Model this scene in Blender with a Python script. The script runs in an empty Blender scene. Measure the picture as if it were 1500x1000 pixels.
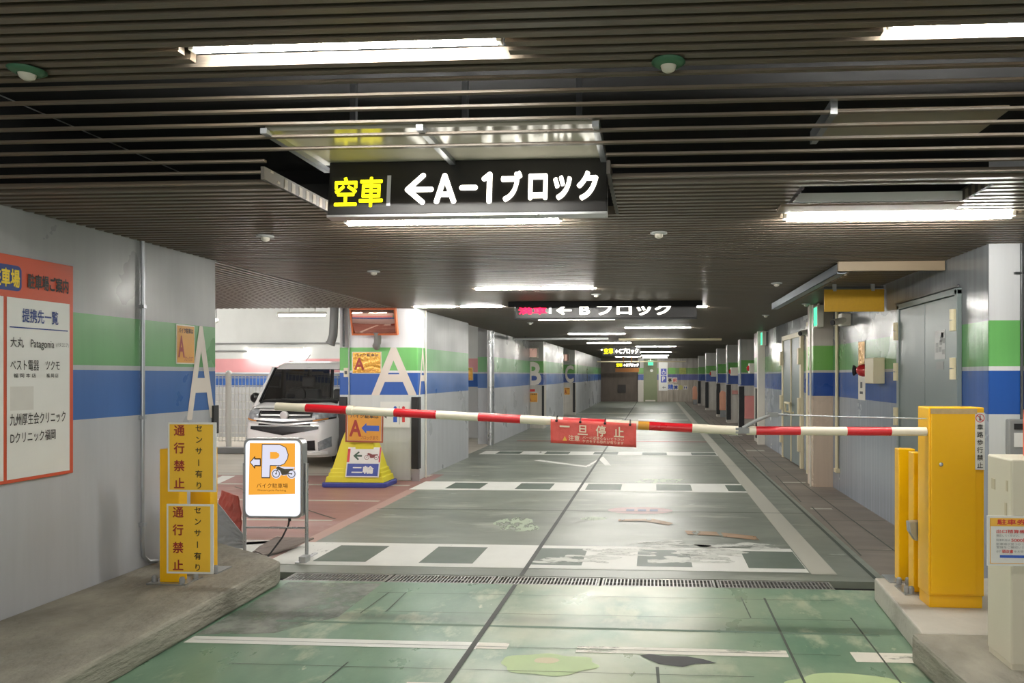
import bpy, math, random
from mathutils import Vector, Matrix
random.seed(7)
S = bpy.context.scene
COL = S.collection

# ---------------------------------------------------------------- camera, sky, exposure
YAW = math.atan(62/1040)
cam = bpy.data.objects.new('camera', bpy.data.cameras.new('camera'))
COL.objects.link(cam)
cam.location = (0, 0, 1.5)
cam.rotation_euler = (math.pi/2, 0, YAW)
cam.data.sensor_width = 36
cam.data.lens = 36*1040/1500
cam.data.shift_x = (750-895)/1500
cam.data.shift_y = 49/1500
cam.data.clip_start = .05
S.camera = cam

w = bpy.data.worlds.new('daylight'); S.world = w; w.use_nodes = True
bg = w.node_tree.nodes['Background']
bg.inputs[0].default_value = (1.0, .97, .90, 1); bg.inputs[1].default_value = 1.5     # daylight coming down the entrance ramp

S.view_settings.view_transform = 'Standard'; S.view_settings.look = 'None'
S.view_settings.gamma = 1; S.view_settings.use_curve_mapping = False
S.view_settings.exposure = 0.62
S.cycles.use_denoising = True
S.cycles.max_bounces = 8; S.cycles.diffuse_bounces = 5; S.cycles.glossy_bounces = 4
S.cycles.transparent_max_bounces = 16
S.cycles.sample_clamp_indirect = 4
S.cycles.caustics_reflective = False; S.cycles.caustics_refractive = False
TUBE = 120.0

# ---------------------------------------------------------------- materials
def lin(c):
    return tuple((x/255/12.92 if x/255 <= .04045 else ((x/255+.055)/1.055)**2.4) for x in c)
def rgba(c): return lin(c)+(1,)
MC = {}
def nodes(m): return m.node_tree.nodes, m.node_tree.links
def mat(name, c, rough=.5, metal=0, var=.10, scale=6, bump=0, bscale=60, streak=None, coat=0, emit=None, estr=0, rvar=.12, spec=.5):
    if name in MC: return MC[name]
    m = bpy.data.materials.new(name); m.use_nodes = True
    N, L = nodes(m); b = N['Principled BSDF']
    b.inputs['Roughness'].default_value = rough; b.inputs['Metallic'].default_value = metal
    b.inputs['Coat Weight'].default_value = coat; b.inputs['Coat Roughness'].default_value = .08
    b.inputs['Specular IOR Level'].default_value = spec
    tc = N.new('ShaderNodeTexCoord'); mp = N.new('ShaderNodeMapping')
    L.new(tc.outputs['Object'], mp.inputs[0])
    if streak: mp.inputs['Scale'].default_value = streak
    nz = N.new('ShaderNodeTexNoise'); nz.inputs['Scale'].default_value = scale; nz.inputs['Detail'].default_value = 5
    L.new(mp.outputs[0], nz.inputs['Vector'])
    mx = N.new('ShaderNodeMix'); mx.data_type = 'RGBA'
    l = lin(c)
    mx.inputs[6].default_value = tuple(max(0, x*(1-var)) for x in l)+(1,)
    mx.inputs[7].default_value = tuple(min(1, x*(1+var)) for x in l)+(1,)
    L.new(nz.outputs[0], mx.inputs[0]); L.new(mx.outputs[2], b.inputs['Base Color'])
    mr = N.new('ShaderNodeMapRange'); mr.inputs[3].default_value = max(0.02, rough-rvar); mr.inputs[4].default_value = min(1, rough+rvar)
    L.new(nz.outputs[0], mr.inputs[0]); L.new(mr.outputs[0], b.inputs['Roughness'])
    if bump:
        n2 = N.new('ShaderNodeTexNoise'); n2.inputs['Scale'].default_value = bscale; n2.inputs['Detail'].default_value = 4
        L.new(mp.outputs[0], n2.inputs['Vector'])
        bp = N.new('ShaderNodeBump'); bp.inputs['Strength'].default_value = bump; bp.inputs['Distance'].default_value = .02
        L.new(n2.outputs[0], bp.inputs['Height']); L.new(bp.outputs[0], b.inputs['Normal'])
    if emit:
        b.inputs['Emission Color'].default_value = rgba(emit); b.inputs['Emission Strength'].default_value = estr
    MC[name] = m
    return m
def emis(name, c, s):
    if name in MC: return MC[name]
    m = bpy.data.materials.new(name); m.use_nodes = True
    N, L = nodes(m); N.remove(N['Principled BSDF'])
    e = N.new('ShaderNodeEmission'); e.inputs[0].default_value = rgba(c); e.inputs[1].default_value = s
    L.new(e.outputs[0], N['Material Output'].inputs[0]); MC[name] = m
    return m
def glass(name, tint, refl=.12):
    m = bpy.data.materials.new(name); m.use_nodes = True
    N, L = nodes(m); N.remove(N['Principled BSDF'])
    t = N.new('ShaderNodeBsdfTransparent'); t.inputs[0].default_value = tint+(1,)
    g = N.new('ShaderNodeBsdfGlossy'); g.inputs['Roughness'].default_value = .02
    f = N.new('ShaderNodeFresnel'); f.inputs[0].default_value = 1.5
    a = N.new('ShaderNodeMath'); a.operation = 'ADD'; a.use_clamp = True; a.inputs[1].default_value = refl*.3
    L.new(f.outputs[0], a.inputs[0])
    x = N.new('ShaderNodeMixShader'); L.new(a.outputs[0], x.inputs[0]); L.new(t.outputs[0], x.inputs[1]); L.new(g.outputs[0], x.inputs[2])
    L.new(x.outputs[0], N['Material Output'].inputs[0]); MC[name] = m
    return m
def striped(name, top, green, pale, blue, low, rough, streak=(9, 9, .5), var=.16, bump=.15, metal=0.0, zs=(1.21, 1.52, 1.55, 1.89), spec=.5):
    """wall paint: plain above, green band, pale line, blue band, plain below"""
    m = bpy.data.materials.new(name); m.use_nodes = True
    N, L = nodes(m); b = N['Principled BSDF']
    b.inputs['Metallic'].default_value = metal; b.inputs['Specular IOR Level'].default_value = spec
    tc = N.new('ShaderNodeTexCoord'); sp = N.new('ShaderNodeSeparateXYZ'); L.new(tc.outputs['Object'], sp.inputs[0])
    dv = N.new('ShaderNodeMath'); dv.operation = 'DIVIDE'; dv.inputs[1].default_value = 4; L.new(sp.outputs[2], dv.inputs[0])
    r = N.new('ShaderNodeValToRGB'); r.color_ramp.interpolation = 'CONSTANT'
    e = r.color_ramp.elements; e[0].position = 0; e[0].color = rgba(low)
    e[1].position = zs[0]/4; e[1].color = rgba(blue)
    for p, c in ((zs[1]/4, pale), (zs[2]/4, green), (zs[3]/4, top)):
        q = e.new(p); q.color = rgba(c)
    L.new(dv.outputs[0], r.inputs[0])
    mp = N.new('ShaderNodeMapping'); mp.inputs['Scale'].default_value = streak; L.new(tc.outputs['Object'], mp.inputs[0])
    nz = N.new('ShaderNodeTexNoise'); nz.inputs['Scale'].default_value = 1.3; nz.inputs['Detail'].default_value = 7; nz.inputs['Roughness'].default_value = .6
    L.new(mp.outputs[0], nz.inputs['Vector'])
    n3 = N.new('ShaderNodeTexNoise'); n3.inputs['Scale'].default_value = 1.1; n3.inputs['Detail'].default_value = 5
    L.new(tc.outputs['Object'], n3.inputs['Vector'])
    mr = N.new('ShaderNodeMapRange'); mr.inputs[1].default_value = .3; mr.inputs[2].default_value = .7
    mr.inputs[3].default_value = 1-var; mr.inputs[4].default_value = 1+var; L.new(nz.outputs[0], mr.inputs[0])
    mx = N.new('ShaderNodeMix'); mx.data_type = 'RGBA'; mx.blend_type = 'MULTIPLY'; mx.inputs[0].default_value = 1
    L.new(r.outputs[0], mx.inputs[6]); L.new(mr.outputs[0], mx.inputs[7]); L.new(mx.outputs[2], b.inputs['Base Color'])
    m2 = N.new('ShaderNodeMapRange'); m2.inputs[1].default_value = .3; m2.inputs[2].default_value = .7
    m2.inputs[3].default_value = max(.05, rough-.12); m2.inputs[4].default_value = rough+.15; L.new(n3.outputs[0], m2.inputs[0]); L.new(m2.outputs[0], b.inputs['Roughness'])
    bp = N.new('ShaderNodeBump'); bp.inputs['Strength'].default_value = bump; bp.inputs['Distance'].default_value = .02
    L.new(nz.outputs[0], bp.inputs['Height']); L.new(bp.outputs[0], b.inputs['Normal'])
    MC[name] = m
    return m

M = {}
GREEN, BLUE = (112, 186, 104), (36, 88, 172)
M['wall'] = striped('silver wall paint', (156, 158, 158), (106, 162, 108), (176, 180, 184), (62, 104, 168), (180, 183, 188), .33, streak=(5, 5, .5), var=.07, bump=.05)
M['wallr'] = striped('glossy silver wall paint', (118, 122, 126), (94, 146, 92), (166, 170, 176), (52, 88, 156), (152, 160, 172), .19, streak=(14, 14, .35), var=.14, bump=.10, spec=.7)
M['pillar'] = striped('white pillar paint', (222, 224, 228), GREEN, (226, 226, 230), BLUE, (206, 210, 210), .45, var=.05, bump=.05)
M['pillarfar'] = striped('worn pillar paint', (176, 174, 168), (104, 160, 84), (186, 182, 176), (66, 88, 150), (196, 190, 180), .32, var=.10, bump=.06)
M['baywall'] = striped('parking bay wall paint', (212, 214, 212), (226, 160, 164), (205, 208, 208), (52, 98, 176), (198, 200, 202), .6, var=.05, bump=.05, streak=(1.5, 1.5, 1))
M['endwall'] = striped('stained end wall paint', (160, 154, 148), (118, 150, 92), (165, 158, 150), (98, 102, 150), (164, 154, 142), .55, streak=(5, 5, .6), var=.3, bump=.15)
M['dirty'] = mat('soot stained concrete', (96, 86, 78), .7, var=.45, scale=2.2, streak=(2, 2, .7), bump=.3, bscale=8)
M['slat'] = mat('dusty dark bronze slats', (92, 87, 78), .42, var=.35, scale=3, streak=(.6, 6, 6), bump=.1, bscale=40, metal=.0)
for _n in M['slat'].node_tree.nodes:
    if _n.type == 'MIX': _n.inputs[6].default_value = rgba((96, 94, 89)); _n.inputs[7].default_value = rgba((122, 104, 84))
M['void'] = mat('dark ceiling void', (30, 30, 32), .9)
M['concrete'] = mat('rough kerb concrete', (146, 142, 130), .8, var=.62, scale=5.5, bump=.8, bscale=18, streak=(1, .6, 2))
M['whitec'] = mat('white bay ceiling', (205, 206, 204), .8)
M['paint_white'] = mat('white road paint', (226, 226, 220), .5, var=.08)
M['cream'] = mat('cream letter paint', (224, 214, 204), .5, var=.06)
M['tube'] = emis('lit tube', (255, 252, 244), TUBE)
M['tray'] = mat('white lamp tray', (235, 235, 230), .35)
M['steel'] = mat('galvanised steel', (176, 180, 184), .32, metal=.75, var=.15)
M['alu'] = mat('brushed aluminium', (196, 198, 200), .3, metal=.85, var=.08)
M['darksteel'] = mat('dark steel', (84, 86, 88), .4, metal=.5, var=.2)
M['black'] = mat('black rubber', (34, 34, 36), .55, var=.2)
M['blackpl'] = mat('black sign face', (34, 32, 32), .35, var=.1)
M['yellow'] = mat('yellow barrier paint', (255, 192, 4), .35, var=.07, scale=2, coat=.2)
M['yellowplate'] = mat('yellow sign plate', (248, 198, 58), .45, var=.06)
M['ochre'] = mat('ochre sign back', (206, 158, 26), .55, var=.1, scale=30)
M['orange'] = mat('orange notice', (222, 158, 60), .45, var=.1)
M['gold'] = mat('gold foil notice', (214, 160, 62), .22, metal=.25, var=.35, scale=14, bump=.8, bscale=16)
M['redtxt'] = mat('dark red lettering', (158, 52, 42), .5)
M['blktxt'] = mat('black lettering', (44, 40, 36), .5)
M['navy'] = mat('navy lettering', (44, 66, 132), .5)
M['vermil'] = mat('vermilion board', (206, 84, 52), .45, var=.06)
M['white'] = mat('white panel', (228, 228, 224), .4, var=.04)
M['offwhite'] = mat('off white plastic', (220, 214, 202), .45, var=.06)
M['beige'] = mat('beige machine paint', (214, 208, 188), .42, var=.06, scale=3)
M['beige_lit'] = mat('cream conduit paint', (224, 212, 178), .42, var=.06)  # warmer cream beige for conduits, hinges and door trim
M['armred'] = mat('red reflective tape', (214, 32, 44), .3, var=.06, coat=.3)
M['armwhite'] = mat('white reflective tape', (236, 226, 206), .35, var=.06)
M['banner'] = mat('red vinyl banner', (226, 92, 84), .45, var=.10, scale=8, bump=.5, bscale=14)
M['bannertxt'] = mat('cream banner print', (246, 226, 200), .5)
M['grey'] = mat('grey paint', (140, 142, 142), .5, var=.1)
M['lgrey'] = mat('light grey paint', (182, 184, 184), .45, var=.08)
M['brown'] = mat('brown panel', (132, 116, 96), .55, var=.15)
M['doorp'] = mat('grey green door paint', (122, 134, 134), .38, var=.08, streak=(6, 6, .5), scale=3)
M['doorg'] = mat('olive door paint', (128, 136, 104), .5, var=.08)
M['bluepl'] = mat('blue plastic', (62, 72, 148), .5, var=.1)
M['yelpl'] = mat('yellow plastic', (226, 214, 54), .45, var=.06)
M['bluepr'] = mat('blue print', (58, 96, 190), .5)
M['redpr'] = mat('red print', (208, 60, 60), .5)
M['pinkpr'] = mat('pink board', (226, 146, 140), .5)
M['greenpr'] = mat('green print', (120, 178, 92), .5)
M['copper'] = mat('peach extinguisher box', (222, 160, 132), .4)
M['sprgreen'] = mat('green escutcheon', (66, 112, 84), .5)
M['redplastic'] = mat('faded red plastic', (158, 66, 52), .5, var=.2)
M['patch_green'] = mat('pale green floor filler', (180, 200, 150), .55, var=.12)
M['patch_cream'] = mat('cream floor filler', (206, 196, 166), .6)
M['tar'] = mat('tar patch', (62, 62, 64), .6, var=.2)
M['joint'] = mat('dark joint sealant', (74, 82, 74), .6, var=.2)
M['rust'] = None
M['carwhite'] = mat('white car paint', (250, 250, 250), .22, var=.02, coat=.8)
M['chrome'] = mat('chrome', (240, 240, 240), .18, metal=.35, var=.03, rvar=.04)
M['cardark'] = mat('black car trim', (28, 28, 30), .35, var=.1)
M['cargrey'] = mat('car interior', (84, 84, 86), .7)
M['lens'] = mat('headlight lens', (178, 184, 190), .12, metal=.3, var=.6, scale=18, rvar=.05, bump=.4, bscale=25)
M['rubber'] = mat('tyre rubber', (30, 30, 30), .7)
M['glass'] = glass('windscreen glass', (.78, .80, .79))
M['mirror'] = mat('convex mirror face', (196, 160, 148), .06, metal=1, var=.05, rvar=.03)
M['ledyellow'] = emis('yellow led', (255, 240, 20), 2.2)
M['ledwhite'] = emis('white sign light', (255, 250, 235), 4)
M['ledred'] = emis('red led', (255, 30, 70), 2.6)
M['ppanel'] = emis('backlit white panel', (236, 243, 255), .85)
M['porange'] = emis('backlit orange print', (252, 176, 66), .64)
M['pwhite'] = emis('backlit pale print', (232, 232, 250), .62)
M['exitgreen'] = emis('green exit light', (90, 240, 170), 1.1)
M['pborder'] = mat('dark print outline', (84, 66, 40), .5)
M['foil'] = mat('pale glossy panel', (206, 200, 186), .16, var=.06)

def floor_mat(name, base, dark, pale, patch, rough=.32, palecut=.60, scale=.8, streak=(.5, 1.6, 1)):
    m = bpy.data.materials.new(name); m.use_nodes = True
    N, L = nodes(m); b = N['Principled BSDF']
    tc = N.new('ShaderNodeTexCoord'); mp = N.new('ShaderNodeMapping'); mp.inputs['Scale'].default_value = streak
    L.new(tc.outputs['Object'], mp.inputs[0])
    def noise(sc, det, src=mp):
        n = N.new('ShaderNodeTexNoise'); n.inputs['Scale'].default_value = sc; n.inputs['Detail'].default_value = det
        n.inputs['Roughness'].default_value = .62; L.new(src.outputs[0], n.inputs['Vector']); return n
    def ramp(n, a, z):
        r = N.new('ShaderNodeMapRange'); r.inputs[1].default_value = a; r.inputs[2].default_value = z; L.new(n.outputs[0], r.inputs[0]); return r
    def mix(f, a, bcol):
        x = N.new('ShaderNodeMix'); x.data_type = 'RGBA'; L.new(f.outputs[0], x.inputs[0])
        if isinstance(a, tuple): x.inputs[6].default_value = a
        else: L.new(a.outputs[2], x.inputs[6])
        x.inputs[7].default_value = bcol; return x
    n1 = noise(scale, 6); x = mix(ramp(n1, .38, .62), rgba(base), rgba(dark))
    n2 = noise(scale*1.7+.3, 8); x = mix(ramp(n2, palecut, palecut+.10), x, rgba(pale))
    n3 = noise(scale*4.1, 9); x = mix(ramp(n3, .66, .70), x, rgba(patch))
    L.new(x.outputs[2], b.inputs['Base Color'])
    r = N.new('ShaderNodeMapRange'); r.inputs[3].default_value = rough-.12; r.inputs[4].default_value = rough+.25; L.new(n2.outputs[0], r.inputs[0]); L.new(r.outputs[0], b.inputs['Roughness'])
    bp = N.new('ShaderNodeBump'); bp.inputs['Strength'].default_value = .12; bp.inputs['Distance'].default_value = .01
    nb = noise(60, 4, tc); L.new(nb.outputs[0], bp.inputs['Height']); L.new(bp.outputs[0], b.inputs['Normal'])
    MC[name] = m
    return m
M['floor_near'] = fnear = floor_mat('green entrance floor coating', (124, 154, 130), (94, 128, 106), (166, 178, 152), (184, 190, 164), rough=.26, palecut=.54, scale=1.1, streak=(1.3, .7, 1))
# the coating right of the centre joint is worn to a pale olive
N, L = nodes(fnear); _b = N['Principled BSDF']; _l = _b.inputs['Base Color'].links[0]; _src = _l.from_socket
_tc = N.new('ShaderNodeTexCoord'); _sp = N.new('ShaderNodeSeparateXYZ'); L.new(_tc.outputs['Object'], _sp.inputs[0])
_a = N.new('ShaderNodeMapRange'); _a.inputs[1].default_value = -1.25; _a.inputs[2].default_value = -.75; L.new(_sp.outputs[0], _a.inputs[0])
_c = N.new('ShaderNodeMapRange'); _c.inputs[1].default_value = .0; _c.inputs[2].default_value = 1.0; _c.inputs[3].default_value = 1; _c.inputs[4].default_value = .25; L.new(_sp.outputs[0], _c.inputs[0])
_n = N.new('ShaderNodeTexNoise'); _n.inputs['Scale'].default_value = 1.9; _n.inputs['Detail'].default_value = 8; L.new(_tc.outputs['Object'], _n.inputs['Vector'])
_r = N.new('ShaderNodeMapRange'); _r.inputs[1].default_value = .3; _r.inputs[2].default_value = .6; L.new(_n.outputs[0], _r.inputs[0])
_m = N.new('ShaderNodeMath'); _m.operation = 'MULTIPLY'; L.new(_a.outputs[0], _m.inputs[0]); L.new(_c.outputs[0], _m.inputs[1])
_m2 = N.new('ShaderNodeMath'); _m2.operation = 'MULTIPLY'; L.new(_m.outputs[0], _m2.inputs[0]); L.new(_r.outputs[0], _m2.inputs[1])
_x = N.new('ShaderNodeMix'); _x.data_type = 'RGBA'; L.new(_m2.outputs[0], _x.inputs[0]); L.new(_src, _x.inputs[6]); _x.inputs[7].default_value = rgba((164, 172, 146)); L.new(_x.outputs[2], _b.inputs['Base Color'])
M['floor_far'] = floor_mat('worn grey green floor coating', (136, 142, 130), (118, 124, 114), (158, 162, 150), (172, 178, 170), rough=.34, palecut=.56)
M['floor_bay'] = floor_mat('pinkish bay floor coating', (164, 122, 114), (148, 108, 102), (176, 150, 140), (196, 186, 176), rough=.42, palecut=.6)
M['floor_pale'] = floor_mat('pale bay floor', (206, 200, 186), (190, 184, 172), (214, 208, 196), (220, 214, 204), rough=.5, palecut=.6)
M['floor_side'] = floor_mat('dark side strip paving', (146, 136, 126), (122, 114, 106), (160, 150, 140), (172, 162, 150), rough=.5, palecut=.6)

def worn(name, c, cut=.62, scale=5, streak=(1, .35, 1), soft=.05):
    m = mat(name, c, .5, var=.08)
    N, L = nodes(m); b = N['Principled BSDF']
    tc = N.new('ShaderNodeTexCoord'); mp = N.new('ShaderNodeMapping'); mp.inputs['Scale'].default_value = streak
    L.new(tc.outputs['Object'], mp.inputs[0])
    n = N.new('ShaderNodeTexNoise'); n.inputs['Scale'].default_value = scale; n.inputs['Detail'].default_value = 9; n.inputs['Roughness'].default_value = .7
    L.new(mp.outputs[0], n.inputs['Vector'])
    r = N.new('ShaderNodeMapRange'); r.inputs[1].default_value = cut; r.inputs[2].default_value = cut+soft; r.inputs[3].default_value = 1; r.inputs[4].default_value = 0
    L.new(n.outputs[0], r.inputs[0]); L.new(r.outputs[0], b.inputs['Alpha'])
    return m
M['rust'] = worn('rust stain', (158, 126, 94), .58, 6)
M['mark'] = worn('worn white road paint', (228, 228, 222), .64, 3)
M['markw'] = worn('badly worn white road paint', (222, 218, 206), .54, 4, (.4, 2, 1))
M['markg'] = worn('grey worn line paint', (186, 184, 172), .68, 3)
M['markgreen'] = worn('dark green square paint', (96, 108, 98), .66, 3)
M['markred'] = worn('faint red line paint', (160, 70, 72), .6, 6)

# ---------------------------------------------------------------- mesh building
class MB:
    def __init__(s, X=None): s.v = []; s.f = []; s.m = []; s.sm = []; s.X = X
    def add(s, vs, fs, m=0, smooth=False):
        o = len(s.v)
        for p in vs:
            p = Vector(p); s.v.append(s.X @ p if s.X else p)
        for f in fs: s.f.append([i+o for i in f]); s.m.append(m); s.sm.append(smooth)
        return s
    def box(s, a, b, m=0):
        x0, y0, z0 = a; x1, y1, z1 = b
        return s.add([(x0,y0,z0),(x1,y0,z0),(x1,y1,z0),(x0,y1,z0),(x0,y0,z1),(x1,y0,z1),(x1,y1,z1),(x0,y1,z1)],
            [(0,3,2,1),(4,5,6,7),(0,1,5,4),(1,2,6,5),(2,3,7,6),(3,0,4,7)], m)
    def prism(s, poly, ext, m=0):
        """poly: list of 3d points, ext: extrusion vector"""
        n = len(poly); e = Vector(ext); P = [Vector(p) for p in poly]
        return s.add(P+[p+e for p in P], [tuple(range(n-1, -1, -1)), tuple(range(n, 2*n))]+[(i, (i+1) % n, n+(i+1) % n, n+i) for i in range(n)], m)
    def cyl(s, p0, p1, r, r2=None, n=12, m=0, cap=True):
        p0, p1 = Vector(p0), Vector(p1); d = (p1-p0).normalized(); r2 = r if r2 is None else r2
        a = d.orthogonal().normalized(); b = d.cross(a); vs = []
        for p, q in ((p0, r), (p1, r2)):
            for i in range(n): t = 2*math.pi*i/n; vs.append(p+(a*math.cos(t)+b*math.sin(t))*q)
        s.add(vs, [(i, (i+1) % n, n+(i+1) % n, n+i) for i in range(n)], m, True)
        if cap: s.add(vs, [tuple(range(n-1, -1, -1)), tuple(range(n, 2*n))], m)
        return s
    def tube(s, pts, r, n=8, m=0):
        pts = [Vector(p) for p in pts]; vs = []; a = None
        for i, p in enumerate(pts):
            d = (pts[min(i+1, len(pts)-1)]-pts[max(i-1, 0)]).normalized()
            a = d.orthogonal().normalized() if a is None else (a-d*a.dot(d)).normalized()
            b = d.cross(a)
            for k in range(n): t = 2*math.pi*k/n; vs.append(p+(a*math.cos(t)+b*math.sin(t))*(r[i] if isinstance(r, (list, tuple)) else r))
        fs = [(i*n+k, i*n+(k+1) % n, (i+1)*n+(k+1) % n, (i+1)*n+k) for i in range(len(pts)-1) for k in range(n)]
        s.add(vs, fs, m, True); k = len(pts)*n
        return s.add(vs, [tuple(range(n-1, -1, -1)), tuple(range(k-n, k))], m)
    def lathe(s, prof, c, axis='Z', n=20, m=0):
        """prof: (r, h) along axis from c"""
        vs = []
        for r, h in prof:
            for k in range(n):
                t = 2*math.pi*k/n; u, v = r*math.cos(t), r*math.sin(t)
                vs.append((c[0]+u, c[1]+v, c[2]+h) if axis == 'Z' else (c[0]+u, c[1]+h, c[2]+v) if axis == 'Y' else (c[0]+h, c[1]+u, c[2]+v))
        return s.add(vs, [(i*n+k, i*n+(k+1) % n, (i+1)*n+(k+1) % n, (i+1)*n+k) for i in range(len(prof)-1) for k in range(n)], m, True)
    def quad(s, p, m=0): return s.add(p, [tuple(range(len(p)))], m)
    def build(s, name, mats, parent=None, bevel=0, loc=None):
        if not isinstance(mats, (list, tuple)): mats = [mats]
        o0 = Vector(parent['_o']) if parent is not None else Vector(loc or (0, 0, 0))
        me = bpy.data.meshes.new(name)
        me.from_pydata([tuple(p-o0) for p in s.v], [], s.f)
        for x in mats: me.materials.append(x if not isinstance(x, str) else M[x])
        for p, mi, sm in zip(me.polygons, s.m, s.sm): p.material_index = mi; p.use_smooth = sm
        me.update()
        o = bpy.data.objects.new(name, me); COL.objects.link(o)
        o['_o'] = tuple(o0)
        if parent is not None: o.parent = parent
        else: o.location = o0
        if bevel:
            b = o.modifiers.new('bevel', 'BEVEL'); b.width = bevel; b.segments = 2; b.limit_method = 'ANGLE'
        return o
def thing(name, label, cat, loc, group=None):
    o = bpy.data.objects.new(name, None); COL.objects.link(o); o.location = loc; o['_o'] = tuple(loc)
    o.empty_display_size = .1
    return tag(o, label, cat, group)
def tag(o, label, cat, group=None, kind=None):
    o['label'] = label; o['category'] = cat
    if group: o['group'] = group
    if kind: o['kind'] = kind
    return o
def struct(o): o['kind'] = 'structure'; return o
def dup(root, loc, label):
    r = root.copy(); COL.objects.link(r); r.location = loc; r['label'] = label
    for c in list(root.children):
        d = c.copy(); COL.objects.link(d); d.parent = r
        for g in list(c.children):
            e = g.copy(); COL.objects.link(e); e.parent = d
    return r
# frames: a plane in space (origin, right, up); text and flat prints are laid on it
class Fr:
    def __init__(s, o, ex, ey): s.o = Vector(o); s.x = Vector(ex).normalized(); s.y = Vector(ey).normalized(); s.n = s.x.cross(s.y)
    def p(s, x, y, d=0): return s.o+s.x*x+s.y*y+s.n*d
def front(y, x0=0, z0=0): return Fr((x0, y, z0), (1, 0, 0), (0, 0, 1))          # faces the entrance
def onleft(x, y0=0, z0=0): return Fr((x, y0, z0), (0, 1, 0), (0, 0, 1))         # on the left wall
def onright(x, y0=0, z0=0): return Fr((x, y0, z0), (0, -1, 0), (0, 0, 1))
TC = {}
def glyphs(t, bold):
    if (t, bold) not in TC:
        c = bpy.data.curves.new('t', 'FONT'); c.body = t; c.size = 1; c.resolution_u = 3
        o = bpy.data.objects.new('t', c); COL.objects.link(o)
        me = bpy.data.meshes.new_from_object(o.evaluated_get(bpy.context.evaluated_depsgraph_get()))
        V = [tuple(v.co) for v in me.vertices]; F = [tuple(p.vertices) for p in me.polygons]
        bpy.data.objects.remove(o); bpy.data.curves.remove(c); bpy.data.meshes.remove(me)
        if bold:
            V0, F0 = V, F; V, F = [], []
            for k in range(8):
                a = k*math.pi/4; q = len(V)
                V += [(x+bold*math.cos(a), y+bold*math.sin(a), k*6e-5) for x, y, z in V0]; F += [tuple(i+q for i in f) for f in F0]
        TC[(t, bold)] = (V, F)
    return TC[(t, bold)]
def txt(mb, t, fr, x, y, w, h=None, bold=.0, d=.0015, m=0):
    """writing t fitted in the box (x, y, w, h) of frame fr"""
    V, F = glyphs(t, bold)
    x0, x1 = min(v[0] for v in V), max(v[0] for v in V); y0, y1 = min(v[1] for v in V), max(v[1] for v in V)
    sx = w/(x1-x0); sy = sx if h is None else h/(y1-y0)
    return mb.add([fr.p(x+(v[0]-x0)*sx, y+(v[1]-y0)*sy, d+v[2]) for v in V], F, m)
def vtxt(mb, t, fr, cx, top, size, pitch, bold=.02, d=.0015, m=0):
    for i, ch in enumerate(t):
        V, F = glyphs(ch, bold)
        if ch in 'ー': V = [(.5-(v[1]-.36)*1.0, .36+(v[0]-.5), v[2]) for v in V]; F = [tuple(reversed(f)) for f in F]
        y = top-i*pitch-size*.86
        mb.add([fr.p(cx+(v[0]-.5)*size, y+v[1]*size, d+v[2]) for v in V], F, m)
def rect(mb, fr, x0, y0, x1, y1, d=.001, m=0): return mb.quad([fr.p(x0, y0, d), fr.p(x1, y0, d), fr.p(x1, y1, d), fr.p(x0, y1, d)], m)
def slab(mb, fr, x0, y0, x1, y1, t, d=0, m=0): return mb.prism([fr.p(x0, y0, d), fr.p(x1, y0, d), fr.p(x1, y1, d), fr.p(x0, y1, d)], fr.n*t, m)
def poly(mb, fr, pts, d=.0015, m=0): return mb.quad([fr.p(a, b, d) for a, b in pts], m)
def ring(mb, fr, cx, cy, r, t, d=.002, m=0, n=24, sx=1):
    P = [(math.cos(2*math.pi*i/n), math.sin(2*math.pi*i/n)) for i in range(n)]
    for i in range(n):
        a, b = P[i], P[(i+1) % n]
        mb.quad([fr.p(cx+a[0]*r*sx, cy+a[1]*r, d), fr.p(cx+b[0]*r*sx, cy+b[1]*r, d), fr.p(cx+b[0]*(r-t)*sx, cy+b[1]*(r-t), d), fr.p(cx+a[0]*(r-t)*sx, cy+a[1]*(r-t), d)], m)
def disc(mb, fr, cx, cy, r, d=.002, m=0, n=20, sx=1): return mb.quad([fr.p(cx+math.cos(2*math.pi*i/n)*r*sx, cy+math.sin(2*math.pi*i/n)*r, d) for i in range(n)], m)
def rrect(x0, y0, x1, y1, r, n=6):
    P = []
    for cx, cy, a in ((x1-r, y1-r, 0), (x0+r, y1-r, 90), (x0+r, y0+r, 180), (x1-r, y0+r, 270)):
        for i in range(n+1): t = math.radians(a+90*i/n); P.append((cx+r*math.cos(t), cy+r*math.sin(t)))
    return P

# ---------------------------------------------------------------- the setting: floor
def fl(name, x0, x1, y0, y1, m, z=0): return struct(MB().box((x0, y0, z-.1), (x1, y1, z)).build(name, m))
fl('floor', -3.7, 4.3, -5, 5.04, 'floor_near')
fl('floor_lane', -3.15, 1.70, 5.25, 41, 'floor_far')
fl('floor_side_strip', 1.70, 4.3, 5.25, 41, 'floor_side')
fl('floor_bay', -13.2, -3.15, 5.25, 10.55, 'floor_bay')
fl('floor_bay_rear', -13.2, -3.5, 10.55, 17, 'floor_pale')
fl('floor_lane_edge', -3.7 if 0 else -3.5, -3.15, 10.55, 41, 'floor_far')
fl('floor_drain_bed', -3.7, 4.3, 5.04, 5.25, 'void', -.05)

def mark(name, polys, m, z=.003):
    b = MB()
    for p in polys: b.quad([(x, y, z*.6) for x, y in p])
    return struct(b.build(name, m))
R = lambda x0, y0, x1, y1: [(x0, y0), (x1, y0), (x1, y1), (x0, y1)]
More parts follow.
